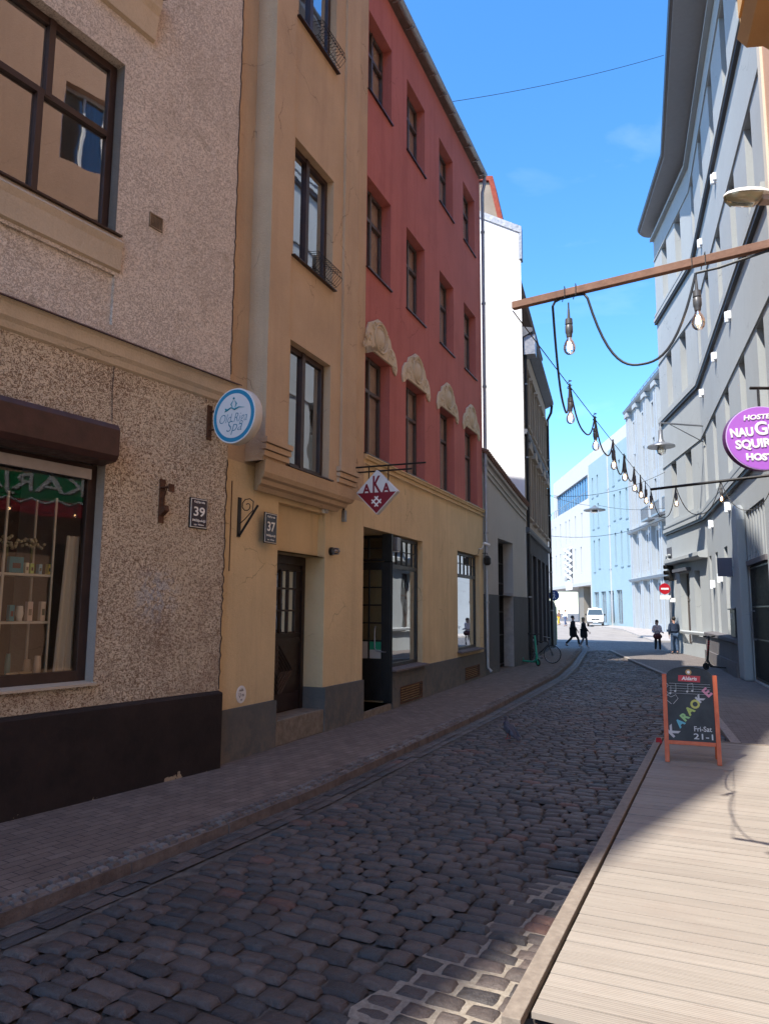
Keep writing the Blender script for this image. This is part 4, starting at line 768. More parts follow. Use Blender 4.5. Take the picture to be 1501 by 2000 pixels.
for i in range(3): x = gt[0]+.02+i*(gt[1]-gt[0]-.04)/2; g_.box(x-.03, x+.03, -.42, -.36, .06, z1)
for z in (.1, 1.1, 1.9, 2.9, 3.6, z1-.06): g_.box(gt[0], gt[1], -.415, -.365, z, z+.05)
for i in range(22): x = gt[0]+.05+i*(gt[1]-gt[0]-.1)/21; g_.box(x-.009, x+.009, -.40, -.38, .1, z1)
g_.build('gate', mBlkMet, h); MB(FR4).box(gt[0]-.01, gt[1]+.01, -.47, -.455, 0, z1).build('gate_back', flat('gate_dark', (.02, .02, .022), .8), h)
mb = MB(FR4); mb.box(gt[1]-.09, gt[1]-.04, -.35, .0, .02, 2.6).build('gate_post', noisy('pale_post', (.3, .28, .26), (.4, .37, .34), 6), h)
# ================================================================== tall tan building with white party wall
h = thing('tall_tan_building', 'tall narrow tan building with bright white side wall and dark ground floor', 'building', (*FR5.p(0, 0, 0)[:2], 0)); L5 = FR5.L
mTan2 = plaster('tan_facade', (.36, .30, .235), .12, 40, .004, .3); mGf = plaster('charcoal_facade', (.06, .06, .066), .15, 40, .004, .2); mWhiteW = plaster('white_party_wall', (.80, .80, .79), .03, 40, .001, .04); mBand = paint('grey_band', (.10, .11, .13), .7, .2)
cs = [1.25+2.13*i for i in range(5)]
up = [(x-.5, x+.5, 5.75, 8.3, .22) for x in cs]+[(x-.48, x+.48, 9.5, 11.7, .22) for x in cs]
gfo = [(x-.72, x+.72, .5, 4.3, .25) for x in cs]
MB(FR5).front(0, L5, 5.15, 13.0, up).build('wall', mTan2, h); MB(FR5).front(0, L5, 0, 5.0, gfo).build('ground_floor_wall', mGf, h); MB(FR5).shell(0, L5, 0, 13.0, 9).build('rear_walls', mTan2, h)
MB(FR5).prof([(-.02, 4.98), (.10, 5.0), (.16, 5.1), (.16, 5.18), (-.02, 5.22)], 0, L5).build('string_course', mBand, h); MB(FR5).prof([(0, 8.9), (.10, 8.92), (.14, 9.0), (.14, 9.1), (0, 9.12)], 0, L5).build('string_course', mBand, h)
MB(FR5).prof([(-.65, 12.9), (.05, 12.92), (.3, 13.05), (.42, 13.12), (.42, 13.25), (-.65, 13.5)], 0, L5+.2).build('cornice', mBand, h)
MB(FR5).front(0, L5+.4, 13.4, 15.7, [(x-.35, x+.35, 13.6, 14.9, .15) for x in cs], o=-.6).build('attic_wall', plaster('attic_grey', (.26, .24, .23), .1, 40, .004, .2), h)
MB(FR5).prof([(-.7, 15.65), (-.2, 15.68), (-.12, 15.8), (-.12, 15.9), (-4.7, 17.0), (-9, 15.9), (-9, 15.65)], 0.3, L5+.5).build('roof', MT['roof_tin'], h)
mb = MB(FR5)
for x in cs: mb.box(x-.95, x-.75, -.6, -.5, 13.45, 15.65)
mb.build('attic_pilasters', MT['attic_grey'], h)
for x in cs:
    for c, d in ((5.75, 8.3), (9.5, 11.7)):
        w_ = window(h, FR5, x-.48, x+.48, c+.02, d, -.15, mFrm, mull=(.5,), trans=(.66,), fw=.06, bar=.06, curtain=mCurt, gl=gR)
        mb = MB(FR5); mb.box(x-.62, x-.5, 0, .07, c-.05, d+.05).box(x+.5, x+.62, 0, .07, c-.05, d+.05).prof([(0, c-.18), (.14, c-.14), (.14, c-.06), (0, c-.03)], x-.7, x+.7)
        if c < 6: mb.prism([(x-.75, d+.12), (x+.75, d+.12), (x+.62, d+.28), (x, d+.55), (x-.62, d+.28)], 0, .18)
        else: mb.box(x-.68, x+.68, 0, .14, d+.08, d+.22)
        mb.build('surround', mTan2, w_)
    window(h, FR5, x-.71, x+.71, .5, 4.29, -.16, mBlk, mull=(.5,), trans=(.3, .62, .8), fw=.07, bar=.05, gl=gR, curtain=noisy('dark_curtain', (.05, .055, .06), (.1, .11, .12), 2))
pq = Fr(FR5.p(0, 0, 0)[:2], (FR5.p(0, -9, 0)[0], FR5.p(0, -9, 0)[1]))
MB(pq).prism([(-.01, 0), (-.01, 17.35), (4.6, 19.9), (9, 17.6), (9, 0)], -.03, -.005).build('party_wall', mWhiteW, h)
mb = MB(pq); k8 = [(0, 1, 3, 2), (4, 6, 7, 5), (0, 4, 5, 1), (2, 3, 7, 6), (0, 2, 6, 4), (1, 5, 7, 3)]
mb.add([pq.p(u, o, zz+dz) for u, zz in ((-.06, 17.3), (4.6, 19.9)) for o in (-.08, .3) for dz in (0, .30)], k8); mb.add([pq.p(u, o, zz) for u in (-.06, .06) for o in (-.08, .3) for zz in (16.2, 17.3)], k8); mb.build('parapet_flashing', mMet, h)
# red-tiled dormer behind the parapet
mb = MB(pq); mb.prism([(.95, 18.4), (2.6, 18.4), (2.6, 20.3), (1.25, 20.1)], .5, 1.6); dm = mb.build('dormer', plaster('dormer_wall', (.3, .25, .2), .2, 40, .004), h)
mb = MB(pq); mb.prism([(.75, 18.3), (.95, 18.3), (1.32, 20.15), (2.7, 20.4), (2.7, 20.6), (1.15, 20.32)], .4, 1.7); mb.build('dormer_roof', noisy('red_tiles', (.22, .045, .03), (.35, .08, .05), 12), dm)
r_ = .06; pipe(h, 'downpipe', [FR5.p(.35, .35, 13.1), FR5.p(.3, .3, 12.7), FR5.p(.25, .09, 12.3), FR5.p(.25, .09, .1)], .06, mBlkMet, [FR5.p(.25, .09, z) for z in (11, 8, 5, 2.5)]); pipe(h, 'downpipe', [FR5.p(L5-.1, .35, 13.0), FR5.p(L5-.1, .3, 12.6), FR5.p(L5-.1, .1, 12.2), FR5.p(L5-.1, .1, .15)], .07, mBlkMet, [FR5.p(L5-.1, .1, z) for z in (10, 7, 4, 2)])
MB(FR5).box(.1, .7, .05, .5, 12.2, 13.0).build('rainwater_hopper', mMet, h)
# ================================================================== grey corner building on the right
h = thing('grey_corner_building', 'large grey building with wide eaves and deep-set windows, right side of the street', 'building', (*FN.p(0, 0, 0)[:2], 0)); LN = FN.L; LF = FF.L; LG = 13.2
mGrey = plaster('grey_render', (.365, .385, .385), .05, 50, .002, .08); mGreyD = plaster('dark_grey_corner', (.10, .105, .12), .1, 50, .002, .1); mPl2 = plaster('plinth_taupe', (.14, .13, .135), .1, 50, .003, .2, dirt=.5)
HN = 22.5; cn = [.5, 3.75, 7.1, 10.3, 13.2]; fl = [(6.55, 9.3), (12.2, 14.9), (17.9, 20.7)]
def nops(): 
    o = [(x, x+.95, c, d, .45) for x in cn for c, d in fl]; 
    return [q for q in o if q[1] < LN]
gf = [(.55, 1.25, 1.15, 4.25, .5), (2.5, 3.25, 1.15, 4.25, .5), (5.0, 5.85, 1.15, 4.25, .5)]
sg = (9.9, LG-.35, .05, 4.9, .5)
MB(FN).front(0, LN, 0, HN, nops()+gf+[sg]).shell(0, LN, 0, HN, 12).build('wall', mGrey, h)
ff = [(1.6+2.6*i, 2.6+2.6*i, c, d, .4) for i in range(2) for c, d in fl]; fg = [(2.3, 3.9, .5, 3.8, .4), (4.7, 5.6, .9, 3.8, .4)]
MB(FF).front(1.0, LF, 0, HN, ff+fg).build('wall', mGrey, h)
MB(FF).front(0, 1.0, 5.2, HN, []).build('wall', mGrey, h); MB(FF).front(0, 1.0, 0, 5.2, [], o=.01).quad((0, .01, 0), (0, .01, 5.2), (0, -6, 5.2), (0, -6, 0)).build('corner_base', mGreyD, h)
MB(FF).quad((0, 0, 5.2), (0, 0, HN), (0, -12, HN), (0, -12, 5.2)).quad((0, 0, HN), (LF, 0, HN), (LF, -12, HN), (0, -12, HN)).build('end_wall', mGrey, h)
# eaves follow both facades and turn round the far corner
def eave():
    mb = MB(); E_ = 1.05; z0, z1 = HN, HN+.28
    a = Vector(FN.p(LN, 0, 0)[:2]); b_ = Vector(FN.p(0, 0, 0)[:2]); c = Vector(FF.p(0, 0, 0)[:2]); nN = FN.n; nF = FF.n; nb = (nN+nF).normalized()
    out = [a+nN*1.35, b_+nb*1.0]+[c+(nF*math.cos(t)-FF.d*math.sin(t))*.66 for t in (0, .35, .7, 1.05, 1.4)]; inn = [a-nN*12, c-nF*12+Vector((0, 1))]
    mb.hprism([tuple(q) for q in out]+[tuple(inn[1]), tuple(inn[0])], z0, z1); ev = mb.build('eaves', paint('eaves_grey', (.24, .24, .25), .6, .05), h)
    rim = MB(); rim.tube([(q.x, q.y, z1-.05) for q in out], .15, 8); rim.build('gutter', paint('gutter_dark', (.05, .045, .05), .4, .1), ev, smooth=True)
eave()
mb = MB(FN); m2 = MB(FF)
for z, hh, pp in ((5.95, .16, .16), (6.22, .12, .10), (11.75, .26, .16), (17.3, .16, .16), (17.62, .12, .1), (9.34, .05, .05), (14.94, .05, .05), (20.74, .05, .05), (21.9, .14, .2)):
    mb.box(0, LN, .001, pp, z, z+hh); m2.box(0, LF, .001, pp, z, z+hh)
mb.build('string_courses', mGrey, h); m2.build('string_courses', mGrey, h)
mCourseShade = flat('course_shade_dark', (.035, .033, .036), .6)  # shadow lines under the string courses, painted as dark strips
for z, hh in ((5.84, .105), (11.62, .125), (17.18, .115), (6.15, .06), (17.5, .1)): MB(FN).box(0, LN, .002, .12, z, z+hh).build('course_shade_strip', mCourseShade, h); MB(FF).box(0, LF, .002, .12, z, z+hh).build('course_shade_strip', mCourseShade, h)
for (x, x1, c, d, _) in nops(): window(h, FN, x+.01, x1-.01, c, d, -.34, mFrm, mull=(.5,), trans=(.66,), fw=.06, bar=.05, curtain=mCurt, gl=gR)
for (x, x1, c, d, _) in gf: window(h, FN, x+.01, x1-.01, c+.02, d, -.38, mFrm, trans=(.7,), fw=.06, bar=.05, curtain=mCurtL, gl=gR)
for (x, x1, c, d, _) in ff: window(h, FF, x+.01, x1-.01, c, d, -.3, mFrm, mull=(.5,), trans=(.66,), fw=.06, bar=.05, curtain=mCurt, gl=gR)
for (x, x1, c, d, _) in fg: window(h, FF, x+.01, x1-.01, c, d-.02, -.3, mFrm, trans=(.62,), fw=.08, bar=.1, curtain=mCurtL, gl=gR)
MB(FF).prof([(-.0, 4.25), (.35, 4.27), (.4, 4.35), (.4, 4.5), (0, 4.62)], 1.0, LF+.02).build('canopy', mGrey, h); MB(FF).box(1.9, 4.2, .001, .25, 3.85, 4.0).build('door_hood', mGreyD, h)
MB(FF).prof([(0, .95), (.18, .98), (.2, 1.08), (0, 1.12)], 0, LF).build('window_ledge', mGrey, h)
# shop front at the near end: dark pier, fluted pale pilasters under a lintel, black gate
mb = MB(FN); mb.prof([(0, 0), (.28, 0), (.28, 1.0), (.34, 1.04), (.34, 1.15), (.0, 1.2)], .45, 8.9); mb.build('plinth', mPl2, h)
MB(FN).box(.45, 8.9, .282, .34, 0, .45).build('plinth_base', mPl2, h)
pts = [(0, .22+0*.0)]; mb = MB(FN)
mb.prism([(8.9, 0), (9.85, 0), (9.85, 4.7), (9.7, 5.05), (9.35, 5.2), (9.05, 5.05), (8.9, 4.7)], .002, .26); mb.build('pier', mGrey, h, bevel=.05)
sf = MB(FN)
for i in range(6): x = 10.15+i*.42; sf.box(x, x+.17, -.45, -.05, 3.45, 4.88)
sf.build('fluted_panel', mGrey, h); MB(FN).box(9.9, LG-.35, -.5, .06, 3.3, 3.44).build('lintel', mPl2, h)
MB(FN).box(9.9, LG-.35, -.52, -.47, .05, 4.9).build('shopfront_glazing', glass('shop_glass_c', (.5, .55, .55), 1.4), h)
g_ = MB(FN)
for i in range(20): x = 9.95+i*.138; g_.box(x-.011, x+.011, -.06, -.03, .08, 3.28)
for z in (.1, 1.2, 2.1, 3.2): g_.box(9.92, LG-.37, -.065, -.025, z, z+.04)
g_.build('security_gate', mBlkMet, h)
r = thing('door_grip', 'tall vertical steel grip on the black shopfront gate', 'handle', FN.p(10.4, .02, 1.2)); MB().tube([FN.p(10.4, -.02, 2.0), FN.p(10.4, .06, 2.0), FN.p(10.4, .06, 1.2), FN.p(10.4, -.02, 1.2)], .02, 8).build('grip_bar', mMet, r)
r = thing('letter_box', 'dark metal cabinet with a white notice on the grey wall ledge', 'cabinet', FN.p(8.1, 0, 1.16)); MB(FN).box(7.6, 8.55, .002, .26, 1.2, 2.05).build('cabinet_body', paint('cab_dark', (.035, .037, .042), .5, .2), r, bevel=.01); MB(FN).prof([(0, 2.14), (.32, 2.07), (.32, 2.04), (0, 2.06)], 7.52, 8.63).build('cabinet_roof', MT['cab_dark'], r); MB(FN).box(7.7, 8.1, .261, .266, 1.75, 1.93).build('notice', MT['paper'], r)
mb = MB(FN); [mb.box(7.62, 8.53, .261, .268, 1.27+.1*i, 1.29+.1*i) for i in range(4)]; mb.build('louvre', MT['cab_dark'], r)
# white box lights on the grey facade
lamps = [(FN, 1.8, 3.05), (FN, 4.1, 3.2), (FN, 6.6, 3.3), (FN, 8.3, 3.4), (FN, 1.3, 11.0), (FN, 5.6, 11.1), (FN, 9.2, 11.2), (FN, 2.2, 5.4), (FN, 6.9, 5.45), (FN, 3.3, 16.6), (FN, 7.8, 16.7)]
names = ['nearest the street corner at door height', 'second from the corner at door height', 'third from the corner at door height', 'beside the dark pier at door height', 'below the second-floor course, nearest the corner', 'below the second-floor course, middle one', 'below the second-floor course, nearest the camera', 'under the first ledge, nearer the corner', 'under the first ledge, nearer the purple sign', 'high on the wall, nearer the corner', 'high on the wall, nearer the camera']
mBx = flat('lamp_white', (.82, .84, .86), .3)
for (fr, u_, z), nm in zip(lamps, names):
    r = thing('box_light', 'white twin box light on grey facade, '+nm, 'wall light', fr.p(u_, 0, z), 'white box lights on the grey facade'); MB(fr).box(u_-.06, u_+.06, 0, .16, z-.17, z+.17).build('lamp_housing', mBx, r, bevel=.008); MB(fr).box(u_+.12, u_+.22, 0, .11, z-.13, z+.13).build('lamp_housing', mBx, r, bevel=.008); MB(fr).box(u_-.05, u_+.2, 0, .04, z-.06, z+.06).build('back_plate', mMet, r)
r = thing('projecting_sign', 'small blank dark square sign on the pier of the grey building', 'sign', FN.p(8.95, .3, 3.0)); sgp = Fr(FN.p(8.95, .27, 0)[:2], FN.p(8.95, .75, 0)[:2]); MB(sgp).box(.03, .45, -.02, .02, 3.05, 3.62).build('sign_panel', paint('slate', (.09, .09, .13), .5, .1), r, bevel=.01); MB(sgp).box(-.02, .05, -.012, .012, 3.3, 3.36).build('arm', mMet, r)
d_, n_ = FF.v3()
r = thing('wall_letters', 'grey raised numerals on the dark corner panel of the grey building', 'lettering', FF.p(.5, 0, 4.4)); 
text('numeral', '6', .8, mGrey, r, FF.p(.32, .1, 4.55), d_, (0, 0, 1), .06, .02); text('numeral', '5', .8, mGrey, r, FF.p(.72, .1, 4.55), d_, (0, 0, 1), .06, .02)
# ================================================================== peach building at the very right (mostly outside the frame)
h = thing('peach_building', 'peach building with an orange bay hanging into view at the top right', 'building', (*FP.p(0, 0, 0)[:2], 0)); LP = FP.L
mPeach = plaster('peach_render', (.56, .33, .215), .08, 50, .002, .12); mOr = plaster('orange_bay', (.60, .36, .15), .07, 50, .002, .1)
po = [(1.4+3.1*i, 2.6+3.1*i, c, d, .3) for i in range(9) for c, d in ((5.6, 8.0), (9.2, 11.4), (12.6, 14.6), (16, 18)) if 2.6+3.1*i < LP]
gp_ = [(1.2+4.2*i, 4.2+4.2*i, .6, 3.4, .3) for i in range(7) if 4.2+4.2*i < LP]
MB(FP).front(0, LP, 0, 22, po+gp_).shell(0, LP, 0, 22, 9).build('wall', mPeach, h)
for (a, b_, c, d, _) in po: window(h, FP, a+.01, b_-.01, c, d, -.2, mWhite, mull=(.5,), trans=(.66,), fw=.08, bar=.06, curtain=mCurt, gl=gR)
for (a, b_, c, d, _) in gp_: window(h, FP, a+.01, b_-.01, c, d, -.2, mFrm, mull=(.5,), fw=.08, bar=.06, curtain=mCurtL, gl=gR)
MB(FP).prof([(0, 4.2), (.15, 4.22), (.22, 4.4), (.22, 4.55), (0, 4.6)], 0, LP).build('cornice', mTrim, h); MB(FP).prof([(0, 21.5), (.3, 21.6), (.5, 21.9), (.5, 22.1), (0, 22.1)], 0, LP).build('cornice', mTrim, h)
bx = MB(FP); bx.box(2.9, 4.7, .001, .9, 13.6, 22); bx.box(3.05, 4.55, .901, .95, 13.9, 21.8); bx.build('bay', mOr, h); bb = MB(FP); bb.prof([(.05, 13.2), (.4, 13.22), (.5, 13.32), (.8, 13.36), (.97, 13.6), (.05, 13.6)], 2.86, 4.75); bb.build('bay_base', mOr, h)
MB(FP).box(.05, .35, .001, .06, 0, 16.5).build('corner_strip', plaster('cream_strip', (.62, .55, .45), .05, 50, .002, .1), h)
# green-and-red cafe banner (seen mirrored in the shop window across the street)
def mirror(px, py, off):
    d = ray(px, py); u, z = FR1.uv(px, py, off); p = Vector(FR1.p(u, off, z)); n = Vector((FR1.n.x, FR1.n.y, 0)); d2 = d-2*d.dot(n)*n; q = FP.o+FP.n*.35; t = (q-Vector((p.x, p.y))).dot(FP.n)/Vector((d2.x, d2.y)).dot(FP.n); hit = p+d2*t; return (Vector((hit.x, hit.y))-FP.o).dot(FP.d), hit.z
m0 = mirror(160, 960, -.165); m1 = mirror(5, 940, -.165); m2_ = mirror(150, 1010, -.165); print('MIRROR', m0, m1, m2_)
zb_ = m0[1]; ua, ub = min(m0[0], m1[0]), max(m0[0], m1[0]); k = ub-ua
r = thing('cafe_banner', 'green and red cafe banner seen mirrored in the brown-framed shop window', 'banner', FP.p((ua+ub)/2, .35, zb_)); hh = abs(mirror(80, 935, -.165)[1]-mirror(80, 985, -.165)[1]); hr = hh*.55
MB(FP).box(ua-.2, ub+k*1.2, .30, .34, zb_-hh/2, zb_+hh/2).build('green_band', flat('cafe_green', (.0, .26, .09), .5), r); MB(FP).box(ua-.2, ub+k*1.2, .30, .335, zb_-hh/2-hr, zb_-hh/2).build('red_band', flat('cafe_red', (.42, .02, .04), .5), r)
mb = MB(FP); [mb.prism([(ua-.2+i*.5, zb_-hh/2-.05), (ua+.05+i*.5, zb_-hh/2+.05), (ua+.3+i*.5, zb_-hh/2-.05), (ua+.3+i*.5, zb_-hh/2-.09), (ua+.05+i*.5, zb_-hh/2+.01), (ua-.2+i*.5, zb_-hh/2-.09)], .341, .346) for i in range(int(k*2.2/.5))]; mb.build('zigzag', mWhite, r)
d_, n_ = FP.v3()
text('lettering', 'KARJAS', hh*.95, mWhite, r, FP.p(ua+k*.75, .35, zb_+hh*.04), d_, (0, 0, 1), .004, hh*.01, fit=k*1.6)
# ================================================================== far street front
def L_(f): return f.L
h = thing('shopping_centre', 'long white and pale blue shopping building closing the street in sun', 'building', (*FM.p(0, 0, 0)[:2], .4)); LM = FM.L
mMW = plaster('mall_white', (.48, .49, .50), .03, 10, .003, .05); mMB = plaster('mall_blue', (.27, .375, .43), .04, 10, .003, .05); mSlit = glass('slit_glass', (.3, .42, .45), 2.); mSl = flat('slit_back', (.20, .29, .32), .5); mBG = flat('blue_glazing', (.05, .17, .33), .12, 0, spec=.8)
AB = 32.5   # u where the white part meets the blue part
# white part: carried above an open passage
op = []
for i in range(9): 
    op.append((3.5+i*3.0, 4.1+i*3.0, 6.6+(i % 2)*.5, 10.0, .3)); op.append((3.5+i*3.0+.4*(i % 3), 4.1+i*3.0+.4*(i % 3), 10.8, 14.2, .3))
MB(FM).front(0, AB, 5.1, 15.5, op).quad((0, 0, 5.1), (0, -9, 5.1), (AB, -9, 5.1), (AB, 0, 5.1)).quad((0, 0, 15.5), (AB, 0, 15.5), (AB, -6, 15.5), (0, -6, 15.5)).shell(0, AB, 5.1, 15.5, 12).build('white_wall', mMW, h)
mb = MB(FM)
for a, b_, c, d, _ in op: mb.quad((a-.01, -.28, c), (b_+.01, -.28, c), (b_+.01, -.28, d), (a-.01, -.28, d))
mb.build('slit_windows', mSl, h)
MB(FM).front(0, AB, .4, 5.1, [], o=-6).build('passage_wall', brick_mat('pale_tiles', (.30, .29, .28), (.34, .33, .31), (.2, .2, .19), 2.4, 1.2, 0, .02), h)
mb = MB(FM); mb.box(AB-9, AB-6.5, -5.9, -.6, .4, 5.1).build('passage_pier', plaster('brown_pier', (.22, .2, .17), .1, 10, .003), h)
MB(FM).box(0, AB+.0, .001, .12, 5.1, 5.5).build('soffit_band', plaster('grey_band_far', (.42, .43, .43), .05, 10, .003), h)
# set-back storey with the blue glass band, white crown over everything
MB(FM).front(9, LM, 15.5, 21.2, [(11, AB, 15.9, 18.9, .4)], o=-.6).shell(9, LM, 15.5, 21.2, 8, o=-.6).build('crown_wall', mMW, h); MB(FM).box(11, AB, -.95, -.9, 15.9, 18.9).build('glass_band', mBG, h)
mb = MB(FM); [mb.box(11+i*1.35, 11.06+i*1.35, -.9, -.8, 15.9, 18.9) for i in range(16)]; mb.build('glazing_bars', paint('bar_blue', (.12, .2, .28), .5), h)
mb = MB(FM); mb.box(0, AB, -.15, -.1, 16.5, 16.56); [mb.box(i*1.6, i*1.6+.06, -.15, -.1, 15.5, 16.5) for i in range(20)]; mb.build('terrace_railing', mMet, h)
MB(FM).box(2.0, 8, -3.3, -2.5, 15.5, 18.3).build('roof_box', mMW, h)
# blue part
ob = []
R = random.Random(4)
for i, u_ in enumerate(np.arange(AB+1.4, LM-1.2, 2.15)):
    for c, d in ((6.6, 10.2), (11.3, 14.3), (15.3, 17.6)):
        if i % 5 != 2: ob.append((u_, u_+.62, c+R.choice((0, .3)), d, .25))
sf = [(AB+1+3.0*i, AB+3.0+3.0*i, .75, 4.2, .3) for i in range(4) if AB+3+3*i < LM-.5]
MB(FM).front(AB, LM, .4, 19.4, ob+sf).shell(AB, LM, .4, 19.4, 10).build('blue_wall', mMB, h)
mb = MB(FM)
for a, b_, c, d, _ in ob: mb.quad((a-.01, -.22, c), (b_+.01, -.22, c), (b_+.01, -.22, d), (a-.01, -.22, d)); 
mb.build('slit_windows', mSl, h)
for a, b_, c, d, _ in ob: MB(FM).box(a-.1, b_+.1, .001, .05, c-.18, c-.06).build('slit_sill', flat('sill_blue', (.14, .2, .24), .6), h)
for a, b_, c, d, _ in sf: window(h, FM, a+.01, b_-.01, c, d, -.2, mMet, mull=(.5,), trans=(.7,), fw=.1, bar=.08, curtain=mCurtL, gl=gR)
mb = MB(FM); [mb.box(x, x+.14, .001, .1, .4, 19.4) for x in (AB-.07, AB+8.3)]; mb.build('wall_joint', MT['mall_white'], h)
r = thing('lattice_banner', 'tall black-and-white lattice panel hanging on the white shopping building', 'banner', FM.p(14, .3, 6)); bu = FM.uv(1105, 1070); bu2 = FM.uv(1118, 1132); ba, bb_ = bu[0], bu2[0]; bz0, bz1 = 6.2, FM.uv(1111, 1072)[1]
MB(FM).box(ba, bb_, .1, .2, bz0, bz1).build('panel', flat('lattice_dark', (.10, .11, .13)), r); mb = MB(FM); n = 5; hs = (bz1-bz0)/n
for i in range(n):
    for s_ in (0, 1): mb.tube([FM.p(ba if s_ else bb_, .23, bz0+i*hs), FM.p(bb_ if s_ else ba, .23, bz0+(i+1)*hs)], .22, 4)
mb.build('lattice', mWhite, r); MB(FM).box(ba, bb_, .1, .2, bz0-1.4, bz0-.1).build('white_panel', mWhite, r)
# classical corner block with tall pilasters
h = thing('pilaster_building', 'tall pale building with narrow pilasters and balconies, far right corner', 'building', (*FC.p(0, 0, 0)[:2], .4)); LC = FC.L
mCl = plaster('classical_pale', (.36, .395, .42), .06, 20, .003, .15); cw = [(1.6+3.3*i, 2.9+3.3*i) for i in range(7)]
oc = [(a, b_, c, d, .3) for a, b_ in cw for c, d in ((1.0, 4.3), (5.4, 8.6), (9.9, 12.9), (13.6, 16.4), (17.2, 19.4)) if b_ < LC]
MB(FC).front(0, LC, .2, 20.7, oc).shell(0, LC, .2, 20.7, 10).build('wall', mCl, h)
mBr = noisy('brown_glass', (.10, .085, .075), (.2, .16, .14), .6, .3); mb = MB(FC); m2 = MB(FC)
for a, b_, c, d, _ in oc: mb.quad((a-.01, -.25, c), (b_+.01, -.25, c), (b_+.01, -.25, d), (a-.01, -.25, d)); m2.box((a+b_)/2-.03, (a+b_)/2+.03, -.24, -.18, c, d).box(a, b_, -.24, -.18, c+(d-c)*.6, c+(d-c)*.6+.06)
mb.build('windows', mBr, h); m2.build('window_bars', mCl, h)
mb = MB(FC)
for i in range(8):
    x = .25+3.3*i
    if x+.9 < LC+.5: mb.box(x, x+.35, .001, .35, .3, 20.3).box(x+.6, x+.95, .001, .35, .3, 20.3).box(x-.1, x+1.05, .0, .5, 20.1, 20.5)
mb.build('pilasters', mCl, h)
for z in (4.6, 9.0, 20.5): MB(FC).prof([(0, z), (.5, z+.1), (.6, z+.3), (0, z+.4)], 0, LC).build('cornice', mCl, h)
for z in (9.2, 10.4): pass
mb = MB(FC)
for a, b_ in cw[2:6]:
    if b_ < LC:
        mb.box(a-.5, b_+.5, .35, 1.1, 9.35, 9.5)
        for k in range(12): x = a-.5+(b_-a+1)*k/11; mb.box(x-.02, x+.02, 1.05, 1.09, 9.5, 10.4)
        mb.box(a-.5, b_+.5, 1.04, 1.1, 10.4, 10.46)
mb.build('balconies', mMet, h); mb = MB(FC); mb.box(0, LC, -.3, -.25, 22, 22.05); [mb.box(x, x+.05, -.3, -.25, 20.7, 22) for x in np.arange(0, LC, 1.2)]; mb.build('roof_railing', mMet, h)
# ================================================================== street things
def frame_at(x, y, yaw): return Fr((x, y), (x+math.cos(yaw), y+math.sin(yaw)))
# green arched cabinet beyond the tan building
q = gnd(1079, 1262, 0); r = thing('advertising_cabinet', 'dark round-topped advertising cabinet with green edge at the far left pavement corner', 'cabinet', (9.25, 40.2, 0)); fa = Fr((8.78, 40.0), (9.38, 40.5))
arc = [(.38+.38*math.cos(t), 2.15+.38*math.sin(t)) for t in [i*math.pi/8 for i in range(9)]]
MB(fa).prism([(0, .15), (.76, .15)]+arc, -.2, .0).build('cabinet_body', paint('cabinet_dark', (.03, .032, .035), .4, .2), r); MB(fa).prism([(.765, .4), (.80, .4), (.80, 2.2), (.765, 2.2)], -.2, .01).build('green_edge', flat('edge_green', (.02, .4, .15), .4), r); MB(fa).box(.1, .66, -.18, -.02, 0, .15).build('foot', mBlkMet, r)
# signs on poles
def pole(par, x, y, z0, z1, rr=.035, mat=None): return MB().tube([(x, y, z0), (x, y, z1)], rr, 10).build('pole', mat or mMet, par, smooth=True)
q = atY(1081, 1163, 42.); r = thing('blue_path_sign', 'round blue pedestrian path sign on a pole, far left', 'traffic sign', (q.x, 42, rise(42))); pole(r, q.x, 42.06, rise(42), q.z+.3)
MB().lathe([(.30, 0), (.30, .02)], q, 24, (0, -1, 0)).build('disc', flat('sign_blue', (.01, .07, .28), .3), r); mW = flat('sign_pure_white', (.8, .8, .8), .4)
mb = MB(); c = Vector(q)+Vector((0, -.025, 0)); mb.lathe([(.04, 0), (.04, .005)], c+Vector((0, 0, .15)), 10, (0, -1, 0)); mb.tube([c+Vector((0, 0, .09)), c+Vector((0, 0, -.05)), c+Vector((-.07, 0, -.2))], .025, 5).tube([c+Vector((0, 0, -.05)), c+Vector((.07, 0, -.2))], .02, 5).tube([c+Vector((-.08, 0, .02)), c+Vector((0, 0, .07)), c+Vector((.08, 0, .0))], .015, 5); mb.build('pictogram', mW, r)
YT = 36.6; q = atY(1297, 1150, YT); px_ = atY(1307, 1150, YT).x
r = thing('no_entry_sign', 'red no-entry sign with white plate under it beside the traffic light', 'traffic sign', (q.x, YT, 0))
MB().lathe([(.27, 0), (.27, .02)], q, 28, (0, -1, 0)).build('disc', flat('sign_redd', (.45, .008, .02), .3), r); MB().box(q.x-.19, q.x+.19, YT-.03, YT-.021, q.z-.045, q.z+.045).build('white_bar', mW, r); MB().box(q.x-.25, q.x+.28, YT-.02, YT, q.z-.52, q.z-.32).build('plate', mW, r)
MB().tube([(q.x, YT+.03, q.z-.55), (q.x, YT+.03, q.z+.3)], .02, 8).tube([(q.x, YT+.03, q.z), (px_, YT+.06, q.z)], .02, 6).build('bracket', mMet, r)
r = thing('traffic_light', 'black traffic light in side view on a grey pole at the grey corner', 'traffic light', (px_, YT+.08, 0)); pole(r, px_+.02, YT+.08, 0, 4.3, .05)
t0 = atY(1304, 1118, YT).z; x_ = px_
hd = MB().box(x_-.02, x_+.2, YT-.05, YT+.2, t0-.42, t0+.45).build('housing', mBlkMet, r, bevel=.02)
